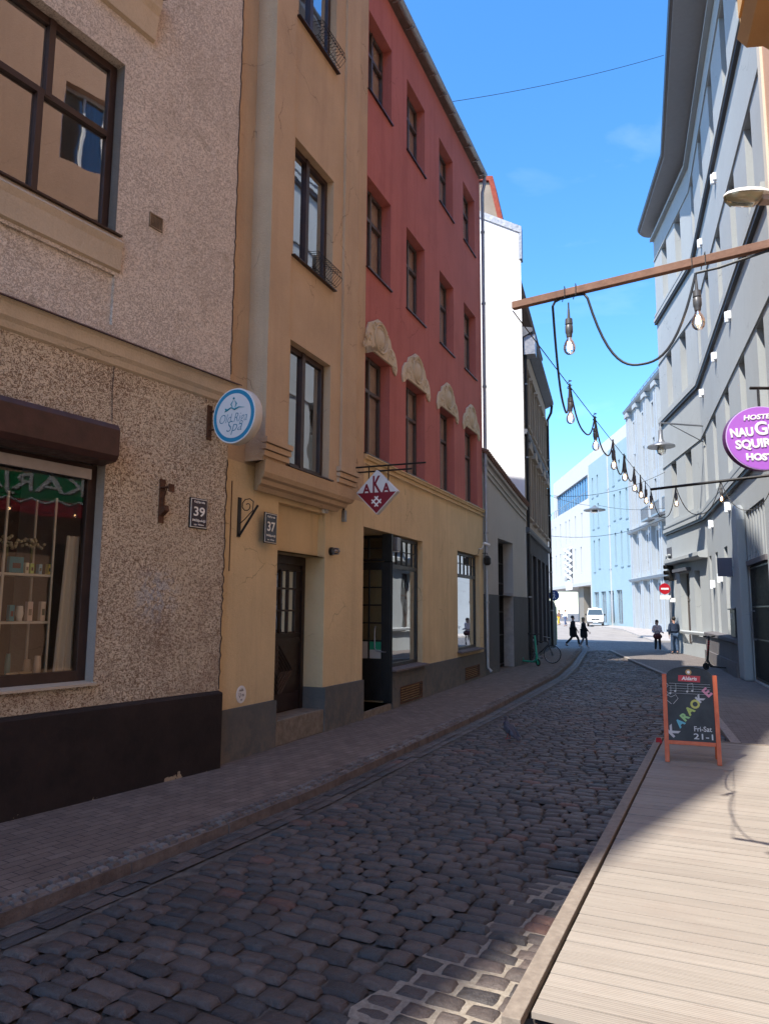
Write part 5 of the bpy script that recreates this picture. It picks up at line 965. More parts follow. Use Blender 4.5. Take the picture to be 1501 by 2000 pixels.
for i, nm in enumerate(('red', 'amber', 'green')):
    c = Vector((x_-.02, YT+.08, t0+.28-.28*i)); mb = MB()
    mb.tube([c, c+Vector((-.20, -.02, -.02))], .105, 12, cap=False); mb.build('visor', mBlkMet, hd)
MB().tube([(px_, YT+.08, 4.25), (px_+.6, YT+.3, 4.25)], .02, 6).build('arm', mMet, r)
r = thing('no_entry_plate', 'small white plate with lettering on the pole below the traffic light', 'plate', (px_, YT, 0)); bpos = atY(1309, 1172, YT); MB().box(px_-.03, px_+.24, YT-.02, YT+.01, bpos.z-.1, bpos.z+.1).build('plate', mW, r)
# the peach-side street lamp: white cobra head reaching in from the right
q = atY(1462, 388, 8.2); r = thing('street_lamp', 'white cobra-head street lamp reaching in from the right', 'street lamp', (q.x, 8.2, q.z)); mb = MB()
def cobra():
    V = []; n = 14
    secs = [(-.30, .02, .015), (-.27, .07, .045), (-.18, .12, .075), (-.05, .145, .09), (.1, .14, .09), (.2, .11, .075), (.24, .06, .05)]
    for sx, wy, hz in secs:
        for k in range(n): a = 2*math.pi*k/n; z = math.sin(a); V.append((q.x+sx, 8.2+math.cos(a)*wy, q.z+.03+(z*hz if z > 0 else z*hz*.25)))
    Fs = [(i*n+k, i*n+(k+1) % n, (i+1)*n+(k+1) % n, (i+1)*n+k) for i in range(len(secs)-1) for k in range(n)]+[tuple(range(n))[::-1], tuple((len(secs)-1)*n+k for k in range(n))]
    return V, Fs
V, Fs = cobra(); mb.add(V, Fs).build('lamp_head', paint('lamp_cream', (.72, .70, .66), .4, .05), r, smooth=True)
V2 = [(x if x < q.x+.12 else q.x+.12, y, (q.z+.018-.085*math.sqrt(max(0, 1-((x-q.x+.03)/.25)**2))*(1 if abs(y-8.2) < .11 else .3)) if z < q.z+.03 else q.z+.02) for x, y, z in V]
MB().add(V2, Fs).build('lens', glass('lamp_lens', (.85, .82, .66), 1.2), r, smooth=True); MB().tube([(q.x+.2, 8.2, q.z+.03), (q.x+.55, 8.2, q.z+.0), (q.x+1.6, 8.25, q.z+.15), (FP.p(11.2, 0, 0)[0], 8.3, q.z+.2)], .035, 10).build('arm', paint('lamp_arm', (.35, .28, .24), .5), r, smooth=True)
MB().box(q.x+.13, q.x+.3, 8.13, 8.27, q.z-.05, q.z+.05).build('clamp', MT['lamp_arm'], r, bevel=.01)
# bell lantern on a long bracket of the grey building
q = atY(1290, 872, 30.); r = thing('bell_lantern', 'grey bell-shaped lantern hanging from a long bracket near the far corner', 'street lamp', (q.x, 30, q.z)); wx = FN.p(.6, 0, 0)
MB().lathe([(.02, .75), (.08, .7), (.10, .3), (.16, .18), (.55, .02), (.56, -.03)], q, 20).build('lamp_hood', mMet, r, smooth=True); MB().lathe([(.12, 0), (.2, -.15), (.17, -.3), (.05, -.38)], q, 14).build('lens', MT['lens'], r, smooth=True)
MB().tube([(q.x, 30, q.z+.75), (q.x, 30, q.z+1.0), (wx[0]-.0, wx[1], q.z+1.0)], .04, 8).tube([(q.x+.4, 30, q.z+.95), (wx[0], wx[1], q.z+.3)], .02, 6).build('bracket', mMet, r)
# hanging lamp over the junction with its span wires
q = atY(1160, 996, 48.); wl_ = thing('span_wire_lamp', 'dark street lamp hung on wires over the far junction', 'street lamp', q)
MB().lathe([(.08, .3), (.15, .2), (.35, .1), (.7, .02), (.7, -.05)], q, 18).build('lamp_hood', paint('lamp_hood', (.12, .14, .16), .4), wl_, smooth=True); MB().lathe([(.3, -.05), (.25, -.18), (.05, -.22)], q, 12).build('lens', MT['lens'], wl_, smooth=True)
def wire(lab, a, b_, sag, rr=.012, name='overhead_wire', mat=None):
    a = Vector(a); b_ = Vector(b_); pts = [a.lerp(b_, t/16)+Vector((0, 0, -sag*4*(t/16)*(1-t/16))) for t in range(17)]; return tag(MB().tube(pts, rr, 5).build(name, mat or mBlkMet), lab, 'wire')
wire('thin black wire across the sky between the red roof and grey eaves', atY(872, 200, 21.), atY(1295, 108, 24), .15, .009)
wire('lamp wire from the tan building to the hanging lamp over the junction', atY(1064, 965, 38), Vector(q)+Vector((-.3, 0, .3)), .1); wire('lamp wire from the hanging lamp to the pilaster building', Vector(q)+Vector((.3, 0, .3)), atY(1300, 992, 50), .2)
wire('uppermost of the wires crossing before the blue building', atY(1064, 967, 38), atY(1302, 920, 37.5), .5); wire('lowest wire crossing before the white and blue building', atY(1068, 1046, 40), atY(1303, 1010, 44), .5)
# ------------------------------------------------------------------ festoon lights
mWood = noisy('beam_wood', (.14, .07, .045), (.22, .115, .075), 10, .7, .002, 40); mCab = flat('rubber_black', (.015, .017, .02), .5); mSock = flat('socket_black', (.07, .07, .072), .4)
mBulb = glass('bulb_glass', (.97, .96, .94), .8); mFil = flat('filament', (1, .7, .4), .5, emit=(1, .62, .28), es=9)
zb = 3.89; ba = Vector((.815, 4.52, zb)); bd_ = (Vector((2.036, 3.70, zb))-ba).normalized(); be = ba+bd_*4.6
r = thing('wooden_beam', 'reddish wooden beam crossing the top right, carrying two light bulbs', 'beam', ba); mb = MB(Fr((ba.x, ba.y), (be.x, be.y))); mb.box(0, 4.6, -.021, .021, zb-.02, zb+.026); mb.build('beam', mWood, r, bevel=.003)
pp = thing('wooden_post', 'wooden post standing off the deck edge to carry the beam', 'post', (be.x, be.y, .1)); MB().box(be.x-.04, be.x+.04, be.y-.04, be.y+.04, .12, zb-.03).build('post_shaft', mWood, pp)
zb2 = 4.04; c0 = atY(1270, 967, 11.9); c1 = atY(1501, 951, 10.6); c0.z = c1.z = zb2-.1
cd = (c1-c0).normalized(); ce = c0+cd*5.2
r = thing('metal_rail', 'dark thin rail across the street further back, carrying three bulbs', 'beam', c0); MB().tube([c0, ce], .022, 8).build('rail', mBlkMet, r)
def bulb_mesh(par, p, s=1.0):
    p = Vector(p); so_ = MB().lathe([(.006, .16), (.009, .10), (.021, .095), (.023, .06), (.019, .055), (.023, .05), (.023, .01), (.019, 0), (.017, -.02)], p, 14).build('socket', mSock, par, smooth=True)
    b_ = MB().lathe([(.012, -.02), (.015, -.033), (.026, -.052), (.035, -.076), (.0355, -.094), (.030, -.115), (.017, -.128), (.003, -.132)], p, 20).build('bulb', mBulb, par, smooth=True)
    fm = MB(); [fm.tube([p+Vector((.009*math.cos(a), .009*math.sin(a), -.045)), p+Vector((.012*math.cos(a), .012*math.sin(a), -.095))], .0022, 5) for a in (0, 1.57, 3.14, 4.71)]; fm.build('filament', mFil, b_); MB().tube([p+Vector((0, 0, -.02)), p+Vector((0, 0, -.06))], .006, 6).build('stem', mWhite, b_)
    return so_
def curve3(a, m, b_, n=14, b2=None):
    a, m, b_ = Vector(a), Vector(m), Vector(b_); return [a*(1-t)**2+m*2*t*(1-t)+b_*t*t for t in [i/n for i in range(n+1)]]
def U(a, b_, drop, n=22):
    a, b_ = Vector(a), Vector(b_); return [a.lerp(b_, t)+Vector((0, 0, -drop*(1-abs(2*t-1)**2.6))) for t in [i/n for i in range(n+1)]]
st1 = thing('festoon_lights', 'black cable with lit glass bulbs along the wooden beam and down the wire', 'string lights', ba)
bp = [ba+bd_*.365, ba+bd_*1.10]; n0 = [Vector((b.x, b.y, zb-.06)) for b in bp]
for b in n0: bulb_mesh(st1, b-Vector((0, 0, .20))); MB().tube([b, b-Vector((0, 0, .05))], .005, 5).build('drop_wire', mCab, st1)
# away from the beam the wire runs to the rail; bulbs hang from it
wA = ba+Vector((.0, 0, -.03)); wB = c0+Vector((0, 0, .02)); wire('thin steel wire running from the beam tip back to the dark rail', wA, wB, .03, .004, 'steel_wire')
def onw(px):     # wire point under image column px
    best = min(range(401), key=lambda i: abs((lambda v: 750.5+v.x/-v.z*F)(RM.transposed() @ (wA.lerp(wB, i/400)-Vector((0, 0, CH))))-px)); return wA.lerp(wB, best/400)
cps = [onw(x) for x in (1066, 1115, 1169, 1193, 1223, 1236, 1248)]
cps = [wA.lerp(wB, t) for t in (.215, .365, .51, .62, .74, .83, .91)]
for c in cps: bulb_mesh(st1, c-Vector((0, 0, .22))); MB().tube([c, c-Vector((0, 0, .08))], .004, 5).build('drop_wire', mCab, st1)
ch = MB(); ch.tube(U(n0[1], n0[0]+bd_*.12, .47), .0075, 8); ch.tube([n0[0]+bd_*.12, n0[0]+bd_*.10+Vector((0, 0, .03)), n0[0]+bd_*.06+Vector((0, 0, .035)), n0[0]-bd_*.05+Vector((0, 0, .035)), n0[0]-bd_*.085+Vector((0, 0, .025)), n0[0]-bd_*.1], .0075, 8); ch.tube(U(n0[0]-bd_*.1, cps[0]+Vector((.0, .0, 0)), .42, 26), .0075, 8)
for a, b_ in zip(cps, cps[1:]): ch.tube(U(a, b_, .26+.1*rnd.random(), 20), .0075, 8)
ch.tube([n0[1], n0[1]+bd_*.12, n0[1]+bd_*.35+Vector((0, 0, .03)), n0[1]+bd_*1.2+Vector((0, 0, .03))], .0075, 8); ch.build('cable', mCab, st1, smooth=True)
tw = MB()
for b in bp+[ba+bd_*1.6]:
    for k in (-.03, .04): tw.tube([b+bd_*k+Vector((0, -.03, -.035)), b+bd_*k+Vector((0, -.03, .04)), b+bd_*(k+.02)+Vector((0, .03, .045)), b+bd_*k+Vector((0, .03, -.035))], .0025, 4)
for c in cps[:2]: tw.tube([c+Vector((.02*math.cos(i*1.3), .02*math.sin(i*1.3), -.05+i*.008)) for i in range(12)], .004, 4)
tw.build('tie', mCab, st1)
st2 = thing('festoon_lights', 'black cable with bulbs looping under the dark rail further back', 'string lights', c0)
rp = [c0+cd*t for t in (.0, .42, 1.12, 1.9, 2.7, 3.6)]
for c in rp: bulb_mesh(st2, c-Vector((0, 0, .20))); MB().tube([c, c-Vector((0, 0, .06))], .004, 5).build('drop_wire', mCab, st2)
ch = MB()
for a, b_ in zip(rp, rp[1:]): ch.tube(U(a, b_, .48, 22), .0065, 6)
ch.build('cable', mCab, st2, smooth=True)
# ------------------------------------------------------------------ purple oval hanging sign
q = atY(1488, 856, 9.0); r = thing('oval_hanging_sign', 'purple oval hostel sign with white lettering at the right edge', 'sign', q); rx, rz = .463, .408
ax = Vector((0, -1, 0)); n = 48
def oval(k, y): return [(q.x+rx*k*math.cos(2*math.pi*i/n), y, q.z+rz*k*math.sin(2*math.pi*i/n)) for i in range(n)]
def ov(k, y0, y1, mat, nm): A = oval(k, y0); B_ = oval(k, y1); return MB().add(A+B_, [tuple(range(n))[::-1], tuple(range(n, 2*n))]+[(i, (i+1) % n, n+(i+1) % n, n+i) for i in range(n)]).build(nm, mat, r)
ov(1, 9.0, 9.09, flat('sign_side_dark', (.09, .03, .12), .4), 'sign_box'); ov(1, 8.995, 8.999, flat('sign_rim', (.55, .42, .68), .4), 'rim'); ov(.975, 8.99, 8.994, flat('sign_purple', (.40, .13, .56), .35), 'purple_face')
Xr = Vector((1, 0, .0)); Xt = Vector((1, 0, .09)); Zt = Vector((-.09, 0, 1))
for b_t, sz, dx, dz_, ft, sh_, X_, Z_ in (('HOSTELIS', .085, .0, .275, .47, .2, Xt, Zt), ('NAU', .15, -.262, .07, .29, 0, Xt, Zt), ('G', .235, -.02, .125, .16, 0, Xt, Zt), ('HTY', .15, .21, .13, .27, 0, Xt, Zt), ('SQUIRREL', .15, -.005, -.07, .69, 0, Xt, Zt), ('HOSTEL', .115, .01, -.24, .47, 0, Xr, Vector((0, 0, 1)))):
    text('lettering', b_t, sz, mWhite, r, (q.x+dx, 8.985, q.z+dz_), X_, Z_, .003, .006 if sz > .1 else .003, sh_, ft)
MB().tube([(q.x, 9.04, q.z+rz-.02), (q.x, 9.04, q.z+rz+.25)], .015, 6).tube([(q.x+.3, 9.04, q.z+.33), (q.x+.3, 9.04, q.z+rz+.25)], .015, 6).tube([(q.x-.1, 9.04, q.z+rz+.25), (FP.p(10.0, 0, 0)[0], 9.04, q.z+rz+.25)], .02, 6).build('bracket', mBlkMet, r)
# ------------------------------------------------------------------ wooden deck
DZ = .12; dA = gnd(1010, 1965, DZ); dB = gnd(1250, 1510, DZ); e_ = (dB-dA).normalized(); f_ = Vector((e_.y, -e_.x)); dC = gnd(1300, 1445, DZ); Ld = (dC-dA).length+.1
r = thing('wooden_deck', 'low terrace deck of pale grooved boards on the right, half in sun', 'deck', (dA.x, dA.y, 0)); fd = Fr(tuple(dA), tuple(dA+e_))
def deckmat():
    m, t, b = newmat('deck_boards'); g = NG(t); v = g.coord(); ge = g.n('ShaderNodeNewGeometry'); ang = math.atan2(f_.y, f_.x); vg = g.coord((1, 1, 1), (0, 0, -ang)); 
    mp = g.n('ShaderNodeMapping'); mp.inputs['Scale'].default_value = (1.6, 34, 1); g.l(vg, mp.inputs[0]); gr = g.noise(mp.outputs[0], 1.0, 6, .65)
    c = g.ramp(ge.outputs['Random Per Island'], [(0., (.30, .262, .222)), (.3, (.335, .295, .25)), (.6, (.315, .276, .234)), (.85, (.35, .308, .262))]); c = g.mix(.5, c, g.ramp(gr, [(.3, .72), (.65, 1.1)]), 'MULTIPLY')
    c = g.mix(g.math('MULTIPLY', g.ramp(g.noise(v, 2.2, 5, .7), [(.5, 0.), (.72, 1.)]), .35), c, (.28, .22, .18)); kn = g.ramp(g.noise(mp.outputs[0], 2.3, 2), [(.73, 0.), (.76, 1.)]); c = g.mix(g.math('MULTIPLY', kn, .5), c, (.16, .1, .07))
    sep = g.n('ShaderNodeSeparateXYZ'); g.l(vg, sep.inputs[0]); sn = g.math('SINE', g.math('MULTIPLY', sep.outputs[1], 2*math.pi/.0165)); h2 = g.math('MULTIPLY', g.math('MAXIMUM', sn, -.2), .7)
    c = g.mix(g.ramp(sn, [(0., .14), (.25, 0.)]), c, (.14, .11, .09))
    g.l(c, b.inputs['Base Color']); b.inputs['Roughness'].default_value = .8; b.inputs['Specular IOR Level'].default_value = .25; g.bump(g.math('ADD', h2, g.math('MULTIPLY', gr, .5)), b, .0016); return m
mDeck = deckmat(); mb = MB(); u_ = -.02; R = random.Random(9); WD = 4.0
while u_ < Ld-.02:
    wv_ = .138; w1 = WD if u_ < Ld-1.0 else 1.55
    if u_ < 2.2: w1 = 3.2
    o_ = [dA+e_*u_+f_*.07, dA+e_*(u_+wv_-.010)+f_*.07, dA+e_*(u_+wv_-.010)+f_*w1, dA+e_*u_+f_*w1]; z = DZ+R.uniform(-.0015, .0015); tl = R.uniform(-.002, .002)
    mb.add([(p.x, p.y, z+tl*(k in (1, 2))) for k, p in enumerate(o_)]+[(p.x, p.y, z-.028) for p in o_], [(0, 1, 2, 3)[::-1], (0, 4, 5, 1)[::-1], (1, 5, 6, 2)[::-1], (2, 6, 7, 3)[::-1], (3, 7, 4, 0)[::-1]]); u_ += wv_
mb.build('planking', mDeck, r)
def eb(name, s0, s1, wa, wb, z0, z1):
    mb = MB(); q4 = [dA+e_*s0+f_*wa, dA+e_*s0+f_*wb, dA+e_*s1+f_*wb, dA+e_*s1+f_*wa]; mb.hprism([tuple(p) for p in q4], z0, z1); return mb.build(name, mEdge, r, bevel=.004)
mEdge = noisy('edge_board_wood', (.19, .155, .125), (.28, .235, .19), 14, .8, .003, 50)
for a, b_ in ((-.14, 1.85), (1.855, 3.9), (3.905, Ld)): eb('edge_board', a, b_, -.04, .05, DZ-.03, DZ+.016); eb('edge_board', a, b_, -.04, -.012, RZ+.0, DZ-.032)
eb('edge_board', Ld+.005, Ld+.05, -.045, 1.6, RZ, DZ+.012)
R = random.Random(21); sp_ = [dA+e_*(-.15+i*.16)+f_*(-.03) for i in range(17)]; so2 = [dA+e_*(-.15+i*.16)+f_*(-.25-.55*(1-i/17)-R.uniform(0, .16)) for i in range(17)]
mb = MB(); [mb.add([(p.x, p.y, RZ-.010) for p in (so2[i], sp_[i], sp_[i+1], so2[i+1])], [(0, 1, 2, 3)]) for i in range(16)]; tag(mb.build('sand', noisy('sand_fill', (.22, .185, .145), (.34, .295, .24), 30, 1, .006, 90)), kind='structure')
mFasc = noisy('front_fascia', (.20, .10, .055), (.29, .155, .09), 7, .75, .002, 40); mb = MB(); q4 = [dA-e_*.05+f_*.09, dA-e_*.025+f_*.09, dA-e_*.025+f_*3.3, dA-e_*.05+f_*3.3]; mb.hprism([tuple(p) for p in q4[::-1]], RZ, DZ-.045); mb.build('fascia', mFasc, r)
mb = MB(); q4 = [dA+e_*.01+f_*.0, dA+e_*Ld+f_*.0, dA+e_*Ld+f_*1.5, dA+e_*.01+f_*3.1]; mb.hprism([tuple(p) for p in q4[::-1]], RZ-.02, DZ-.05); mb.build('joists', flat('joist_dark', (.05, .04, .035), .9), r)
# ------------------------------------------------------------------ karaoke A-board
aL = gnd(1300, 1488, DZ+.0); aR = gnd(1407, 1496, DZ+.0); rr_ = (aR-aL).normalized(); fb = Fr(tuple(aL), tuple(aR)); WB = (aR-aL).length; zq = DZ
r = thing('chalkboard_sign', 'orange wooden A-board with chalk karaoke lettering standing on the deck', 'A-board', (*((aL+aR)/2), DZ)); print('aboard', WB)
mOra = noisy('orange_wood', (.50, .095, .03), (.62, .15, .055), 9, .4, .001, 60); mCh = noisy('chalkboard', (.022, .025, .027), (.05, .055, .058), 3, .55, .0005, 30)
HB = 1.13; lean = .22
class Lean:      # leaning frame: u across, o out of the board, z along the slope
    def __init__(s, sgn): s.g = sgn; k = math.hypot(HB, lean); s.c = HB/k; s.s = lean/k*sgn
    def p(s, u, o, z): return fb.p(u, -s.s*z+o*s.c*1.0-(lean*0 if s.g > 0 else 2*lean), zq+z*s.c+o*s.s)
L1 = Lean(1); L2 = Lean(-1)
fr_ = MB(L1); lw = .052
fr_.box(-.012, lw-.012, -.012, .018, 0, 1.07).box(WB-lw+.012, WB+.012, -.012, .018, 0, 1.07).box(lw-.012, WB-lw+.012, -.010, .016, .215, .262); r1 = fr_.build('front_frame', mOra, r, bevel=.004)
bk = MB(L2); bk.box(-.012, lw-.012, -.018, .012, 0, 1.05).box(WB-lw+.012, WB+.012, -.018, .012, 0, 1.05).box(lw-.012, WB-lw+.012, -.016, .010, .215, .262); bk.build('back_frame', mOra, r, bevel=.004)
cx_ = WB/2; hw = WB/2-lw+.013; pts = [(cx_-hw, .263), (cx_+hw, .263), (cx_+hw, 1.04)]+[(cx_+hw*math.cos(t), 1.04+.13*math.sin(t)**.9) for t in [i*math.pi/14 for i in range(1, 14)]]+[(cx_-hw, 1.04)]
b1 = MB(L1).prism(pts, -.008, .006).build('chalkboard_panel', mCh, r); MB(L2).prism(pts, -.006, .008).build('chalkboard_panel', mCh, r)
a_ = Vector(L1.p(0, 0, 0)); upv = (Vector(L1.p(0, 0, 1))-a_).normalized(); rtv = (Vector(L1.p(1, 0, 0))-a_).normalized()
def BT(nm, s, size, u, z, col, ang=0, bold=.0015, fit=None, shear=0):
    R2 = rtv*math.cos(ang)+upv*math.sin(ang); U2 = -rtv*math.sin(ang)+upv*math.cos(ang); return text(nm, s, size, flat('chalk_%s' % (str(col)), col, .9), b1, L1.p(u, .0085, z), R2, U2, .0006, bold, shear, fit)
red = (.50, .03, .035); MB(L1).prism([(cx_-.13, .985), (cx_+.125, .978), (cx_+.13, 1.055), (cx_-.125, 1.06)], .0065, .009).build('red_label', flat('label_red', red, .5), b1); text('lettering', 'Aldaris', .062, mLet, b1, L1.p(cx_, .0105, 1.022), rtv, upv, .0006, .0012, .15)
MB().lathe([(.035, 0), (.035, .003)], L1.p(cx_-.005, .007, 1.10), 18, upv.cross(rtv)*-1).build('crest', flat('gold', (.5, .28, .08), .5), b1); MB().lathe([(.018, .003), (.018, .005)], L1.p(cx_-.005, .007, 1.10), 12, upv.cross(rtv)*-1).build('crest_centre', mLet, b1)
cw_ = (.55, .56, .56); kc = [('K', (.50, .47, .47), .14), ('A', (.14, .42, .50), .10), ('R', (.30, .50, .22), .10), ('A', (.42, .50, .14), .10), ('O', (.52, .50, .14), .11), ('K', (.5, .5, .52), .09), ('E', (.62, .25, .33), .12)]
pos = [(.13, .36), (.215, .455), (.275, .535), (.335, .61), (.40, .69), (.46, .765), (.545, .84)]
for (ch_, col, s_), (u_, z_) in zip(kc, pos): BT('chalk_letter', ch_, s_*1.25, cx_-.345+u_, z_+.02, col, .78, .006)
BT('chalk_line', 'Fri-Sat', .085, cx_+.13, .415, cw_, .02, .001, .20); BT('chalk_line', '21-1', .095, cx_+.13, .325, cw_, 0, .001, .22)
cb = MB(); P2 = lambda u, z: L1.p(u, .0085, z)
for z in (.955, .925, .895, .865, .835): cb.tube([P2(cx_-hw+.03, z), P2(cx_+hw-.03, z-.003)], .0016, 4)
cb.tube([P2(cx_-.22, .70+.0), P2(cx_-.29, .76), P2(cx_-.27, .81), P2(cx_-.22, .785), P2(cx_-.165, .815), P2(cx_-.14, .77), P2(cx_-.2, .70)], .003, 4)
for x, z in ((-.22, .83), (-.16, .86), (-.02, .86), (.04, .87)): cb.tube([P2(cx_+x, z), P2(cx_+x, z+.09)], .0022, 4).lathe([(.013, 0), (.013, .001)], P2(cx_+x-.01, z), 8, upv.cross(rtv)*-1)
cb.tube([P2(cx_-.02, .95), P2(cx_+.04, .96)], .003, 4); cb.tube([P2(cx_-.27+.02*math.sin(t*1.1), .80+.018*t) for t in range(11)], .0028, 4); cb.build('chalk_drawing', flat('chalk_white', cw_, .9), b1)
q = gnd(1285, 1450, .0); r = thing('red_rag', 'small red scrap lying beside the A-board at the deck edge', 'scrap', (q.x, q.y, 0)); mb = MB(); c = gnd(1284, 1452, DZ); mb.add([(c.x-.03, c.y, DZ+.02), (c.x+.06, c.y, DZ+.02), (c.x+.05, c.y+.02, DZ+.075), (c.x-.02, c.y+.01, DZ+.08), (c.x, c.y-.02, DZ-.06)], [(0, 1, 2, 3), (0, 4, 1)]); mb.build('cloth', flat('rag_red', (.4, .02, .03), .8), r)
# ================================================================== scooters and bicycle
mRub = flat('rubber_tyre', (.012, .012, .012), .75)
def place(root, x, y, z, yaw): root.location = (x, y, z); root.rotation_euler = (0, 0, yaw)
def wheel(par, c, R_, t, rim, axis=(0, 1, 0), spokes=0):
    a = Vector(axis); c = Vector(c); u = a.cross(Vector((0, 0, 1))).normalized(); v = Vector((0, 0, 1))
    w_ = MB().tube([c+u*R_*math.cos(i*math.pi/14)+v*R_*math.sin(i*math.pi/14) for i in range(28)], t, 8, closed=True).build('tyre', mRub, par, smooth=True)
    mb = MB(); mb.tube([c+u*(R_-t)*math.cos(i*math.pi/14)+v*(R_-t)*math.sin(i*math.pi/14) for i in range(28)], t*.5, 6, closed=True); mb.lathe([(R_*.12, -t*1.2), (R_*.12, t*1.2)], c, 10, a)
    if spokes:
        for i in range(spokes): th = 2*math.pi*i/spokes; mb.tube([c+a*t*(1 if i % 2 else -1), c+u*(R_-t)*math.cos(th)+v*(R_-t)*math.sin(th)], .0035, 4)
    else: mb.lathe([(R_*.7, -t*.6), (R_*.7, t*.6)], c, 16, a)
    mb.build('rim', rim, w_, smooth=True)
def scooter(lab, body, stem, x, y, z, yaw, stripes=None):
    r = thing('electric_scooter', lab, 'scooter'); S = MB()
    S.add([(sx*1.0, sy*wy, zz) for sx, wy, z0_ in ((-.42, .07, .16), (.30, .08, .16), (.42, .05, .24)) for sy in (-1, 1) for zz in (z0_-.05, z0_)], [(0, 1, 3, 2), (0, 4, 5, 1), (2, 3, 7, 6), (1, 5, 7, 3), (0, 2, 6, 4), (4, 8, 9, 5), (6, 7, 11, 10), (5, 9, 11, 7), (4, 6, 10, 8), (8, 10, 11, 9)]).build('deck_platform', body, r, bevel=.01)
    MB().tube([(.40, 0, .22), (.47, 0, .34), (.44, 0, .5), (.37, 0, 1.08)], [.035, .04, .035, .028], 10).build('stem', stem, r, smooth=True)
    hb = MB().tube([(.35, -.27, 1.14), (.38, -.12, 1.12), (.37, 0, 1.10), (.38, .12, 1.12), (.35, .27, 1.14)], .016, 8).build('handlebar', mBlkMet, r, smooth=True)
    MB().tube([(.35, -.28, 1.14), (.36, -.17, 1.13)], .023, 8).tube([(.35, .28, 1.14), (.36, .17, 1.13)], .023, 8).build('grip', mRub, hb); MB().tube([(.41, -.02, 1.12), (.37, 0, 1.13)], .03, 8).build('display', mBlk, hb)
    wheel(r, (.54, 0, .125), .10, .025, body); wheel(r, (-.50, 0, .125), .10, .025, body)
    MB().tube([(.54, .045, .13), (.53, .045, .27), (.46, 0, .36)], .016, 6).tube([(.54, -.045, .13), (.53, -.045, .27), (.46, 0, .36)], .016, 6).build('fork', body, r)
    MB().tube([(-.64, 0, .19), (-.58, 0, .26), (-.48, 0, .27), (-.38, 0, .2)], [.02, .03, .03, .03], 8).build('mudguard', body, r, smooth=True)
    if stripes:
        for i in range(7): MB().tube([(.455-.012*i, 0, .5+.075*i), (.449-.012*i, 0, .54+.075*i)], .037, 10).build('stripe', stripes, r)
    place(r, x, y, z, yaw); return r
mGrn = paint('mint_green', (.03, .36, .22), .4, .1); q = gnd(1034, 1300, 0)
scooter('mint green electric scooter parked against the grey wall by the bicycle', mGrn, mGrn, q.x, q.y+.1, 0.01, -1.15)
q = gnd(1405, 1312, .0); scooter('black electric scooter with red-striped stem, by the right-hand wall', mBlk, mBlkMet, q.x, q.y, .015, math.radians(118), paint('stripe_red', (.5, .04, .04), .4))
def bicycle(x, y, z, yaw):
    r = thing('bicycle', 'black bicycle leaning beside the green scooter, front wheel to the right', 'bicycle'); fm = paint('bike_black', (.018, .018, .02), .35)
    wheel(r, (.53, 0, .34), .325, .017, mMet, spokes=20); wheel(r, (-.53, 0, .34), .325, .017, mMet, spokes=20)
    f = MB(); BB = (-.06, 0, .30); ST = (-.22, 0, .80); HT = (.33, 0, .82); HB_ = (.37, 0, .70)
    for a, b_, rr in ((BB, ST, .016), (ST, HT, .015), (BB, HB_, .018), (HT, HB_, .02)): f.tube([a, b_], rr, 8)
    for s_ in (-.05, .05): f.tube([BB, (-.53, s_, .34)], .009, 6).tube([ST, (-.53, s_, .34)], .008, 6).tube([HB_, (.42, s_, .6), (.53, s_, .34)], .011, 6)
    f.build('frame', fm, r, smooth=True); MB().tube([ST, (-.25, 0, .92)], .013, 8).build('seat_post', mMet, r)
    MB().blob((-.26, 0, .94), (.13, .07, .03), 12, 6).build('saddle', mRub, r, smooth=True); MB().tube([HT, (.32, 0, .93), (.38, 0, .97)], .013, 8).tube([(.26, -.28, .98), (.38, -.12, .97), (.38, .12, .97), (.26, .28, .98)], .012, 8).build('handlebar', mMet, r, smooth=True)
    c = MB().lathe([(.09, -.008), (.09, .008)], BB, 20, (0, 1, 0)).tube([(BB[0], .05, BB[2]), (.07, .05, .2)], .01, 6).tube([(BB[0], -.05, BB[2]), (-.18, -.05, .41)], .01, 6).build('crank', mMet, r); MB().box(.03, .12, .05, .14, .18, .205).box(-.23, -.14, -.14, -.05, .40, .425).build('pedal', mRub, c)
    place(r, x, y, z, yaw); r.rotation_euler = (math.radians(-6), 0, yaw)
q = gnd(1050, 1296, 0); bicycle(q.x+.1, q.y+.35, .0, -.55)
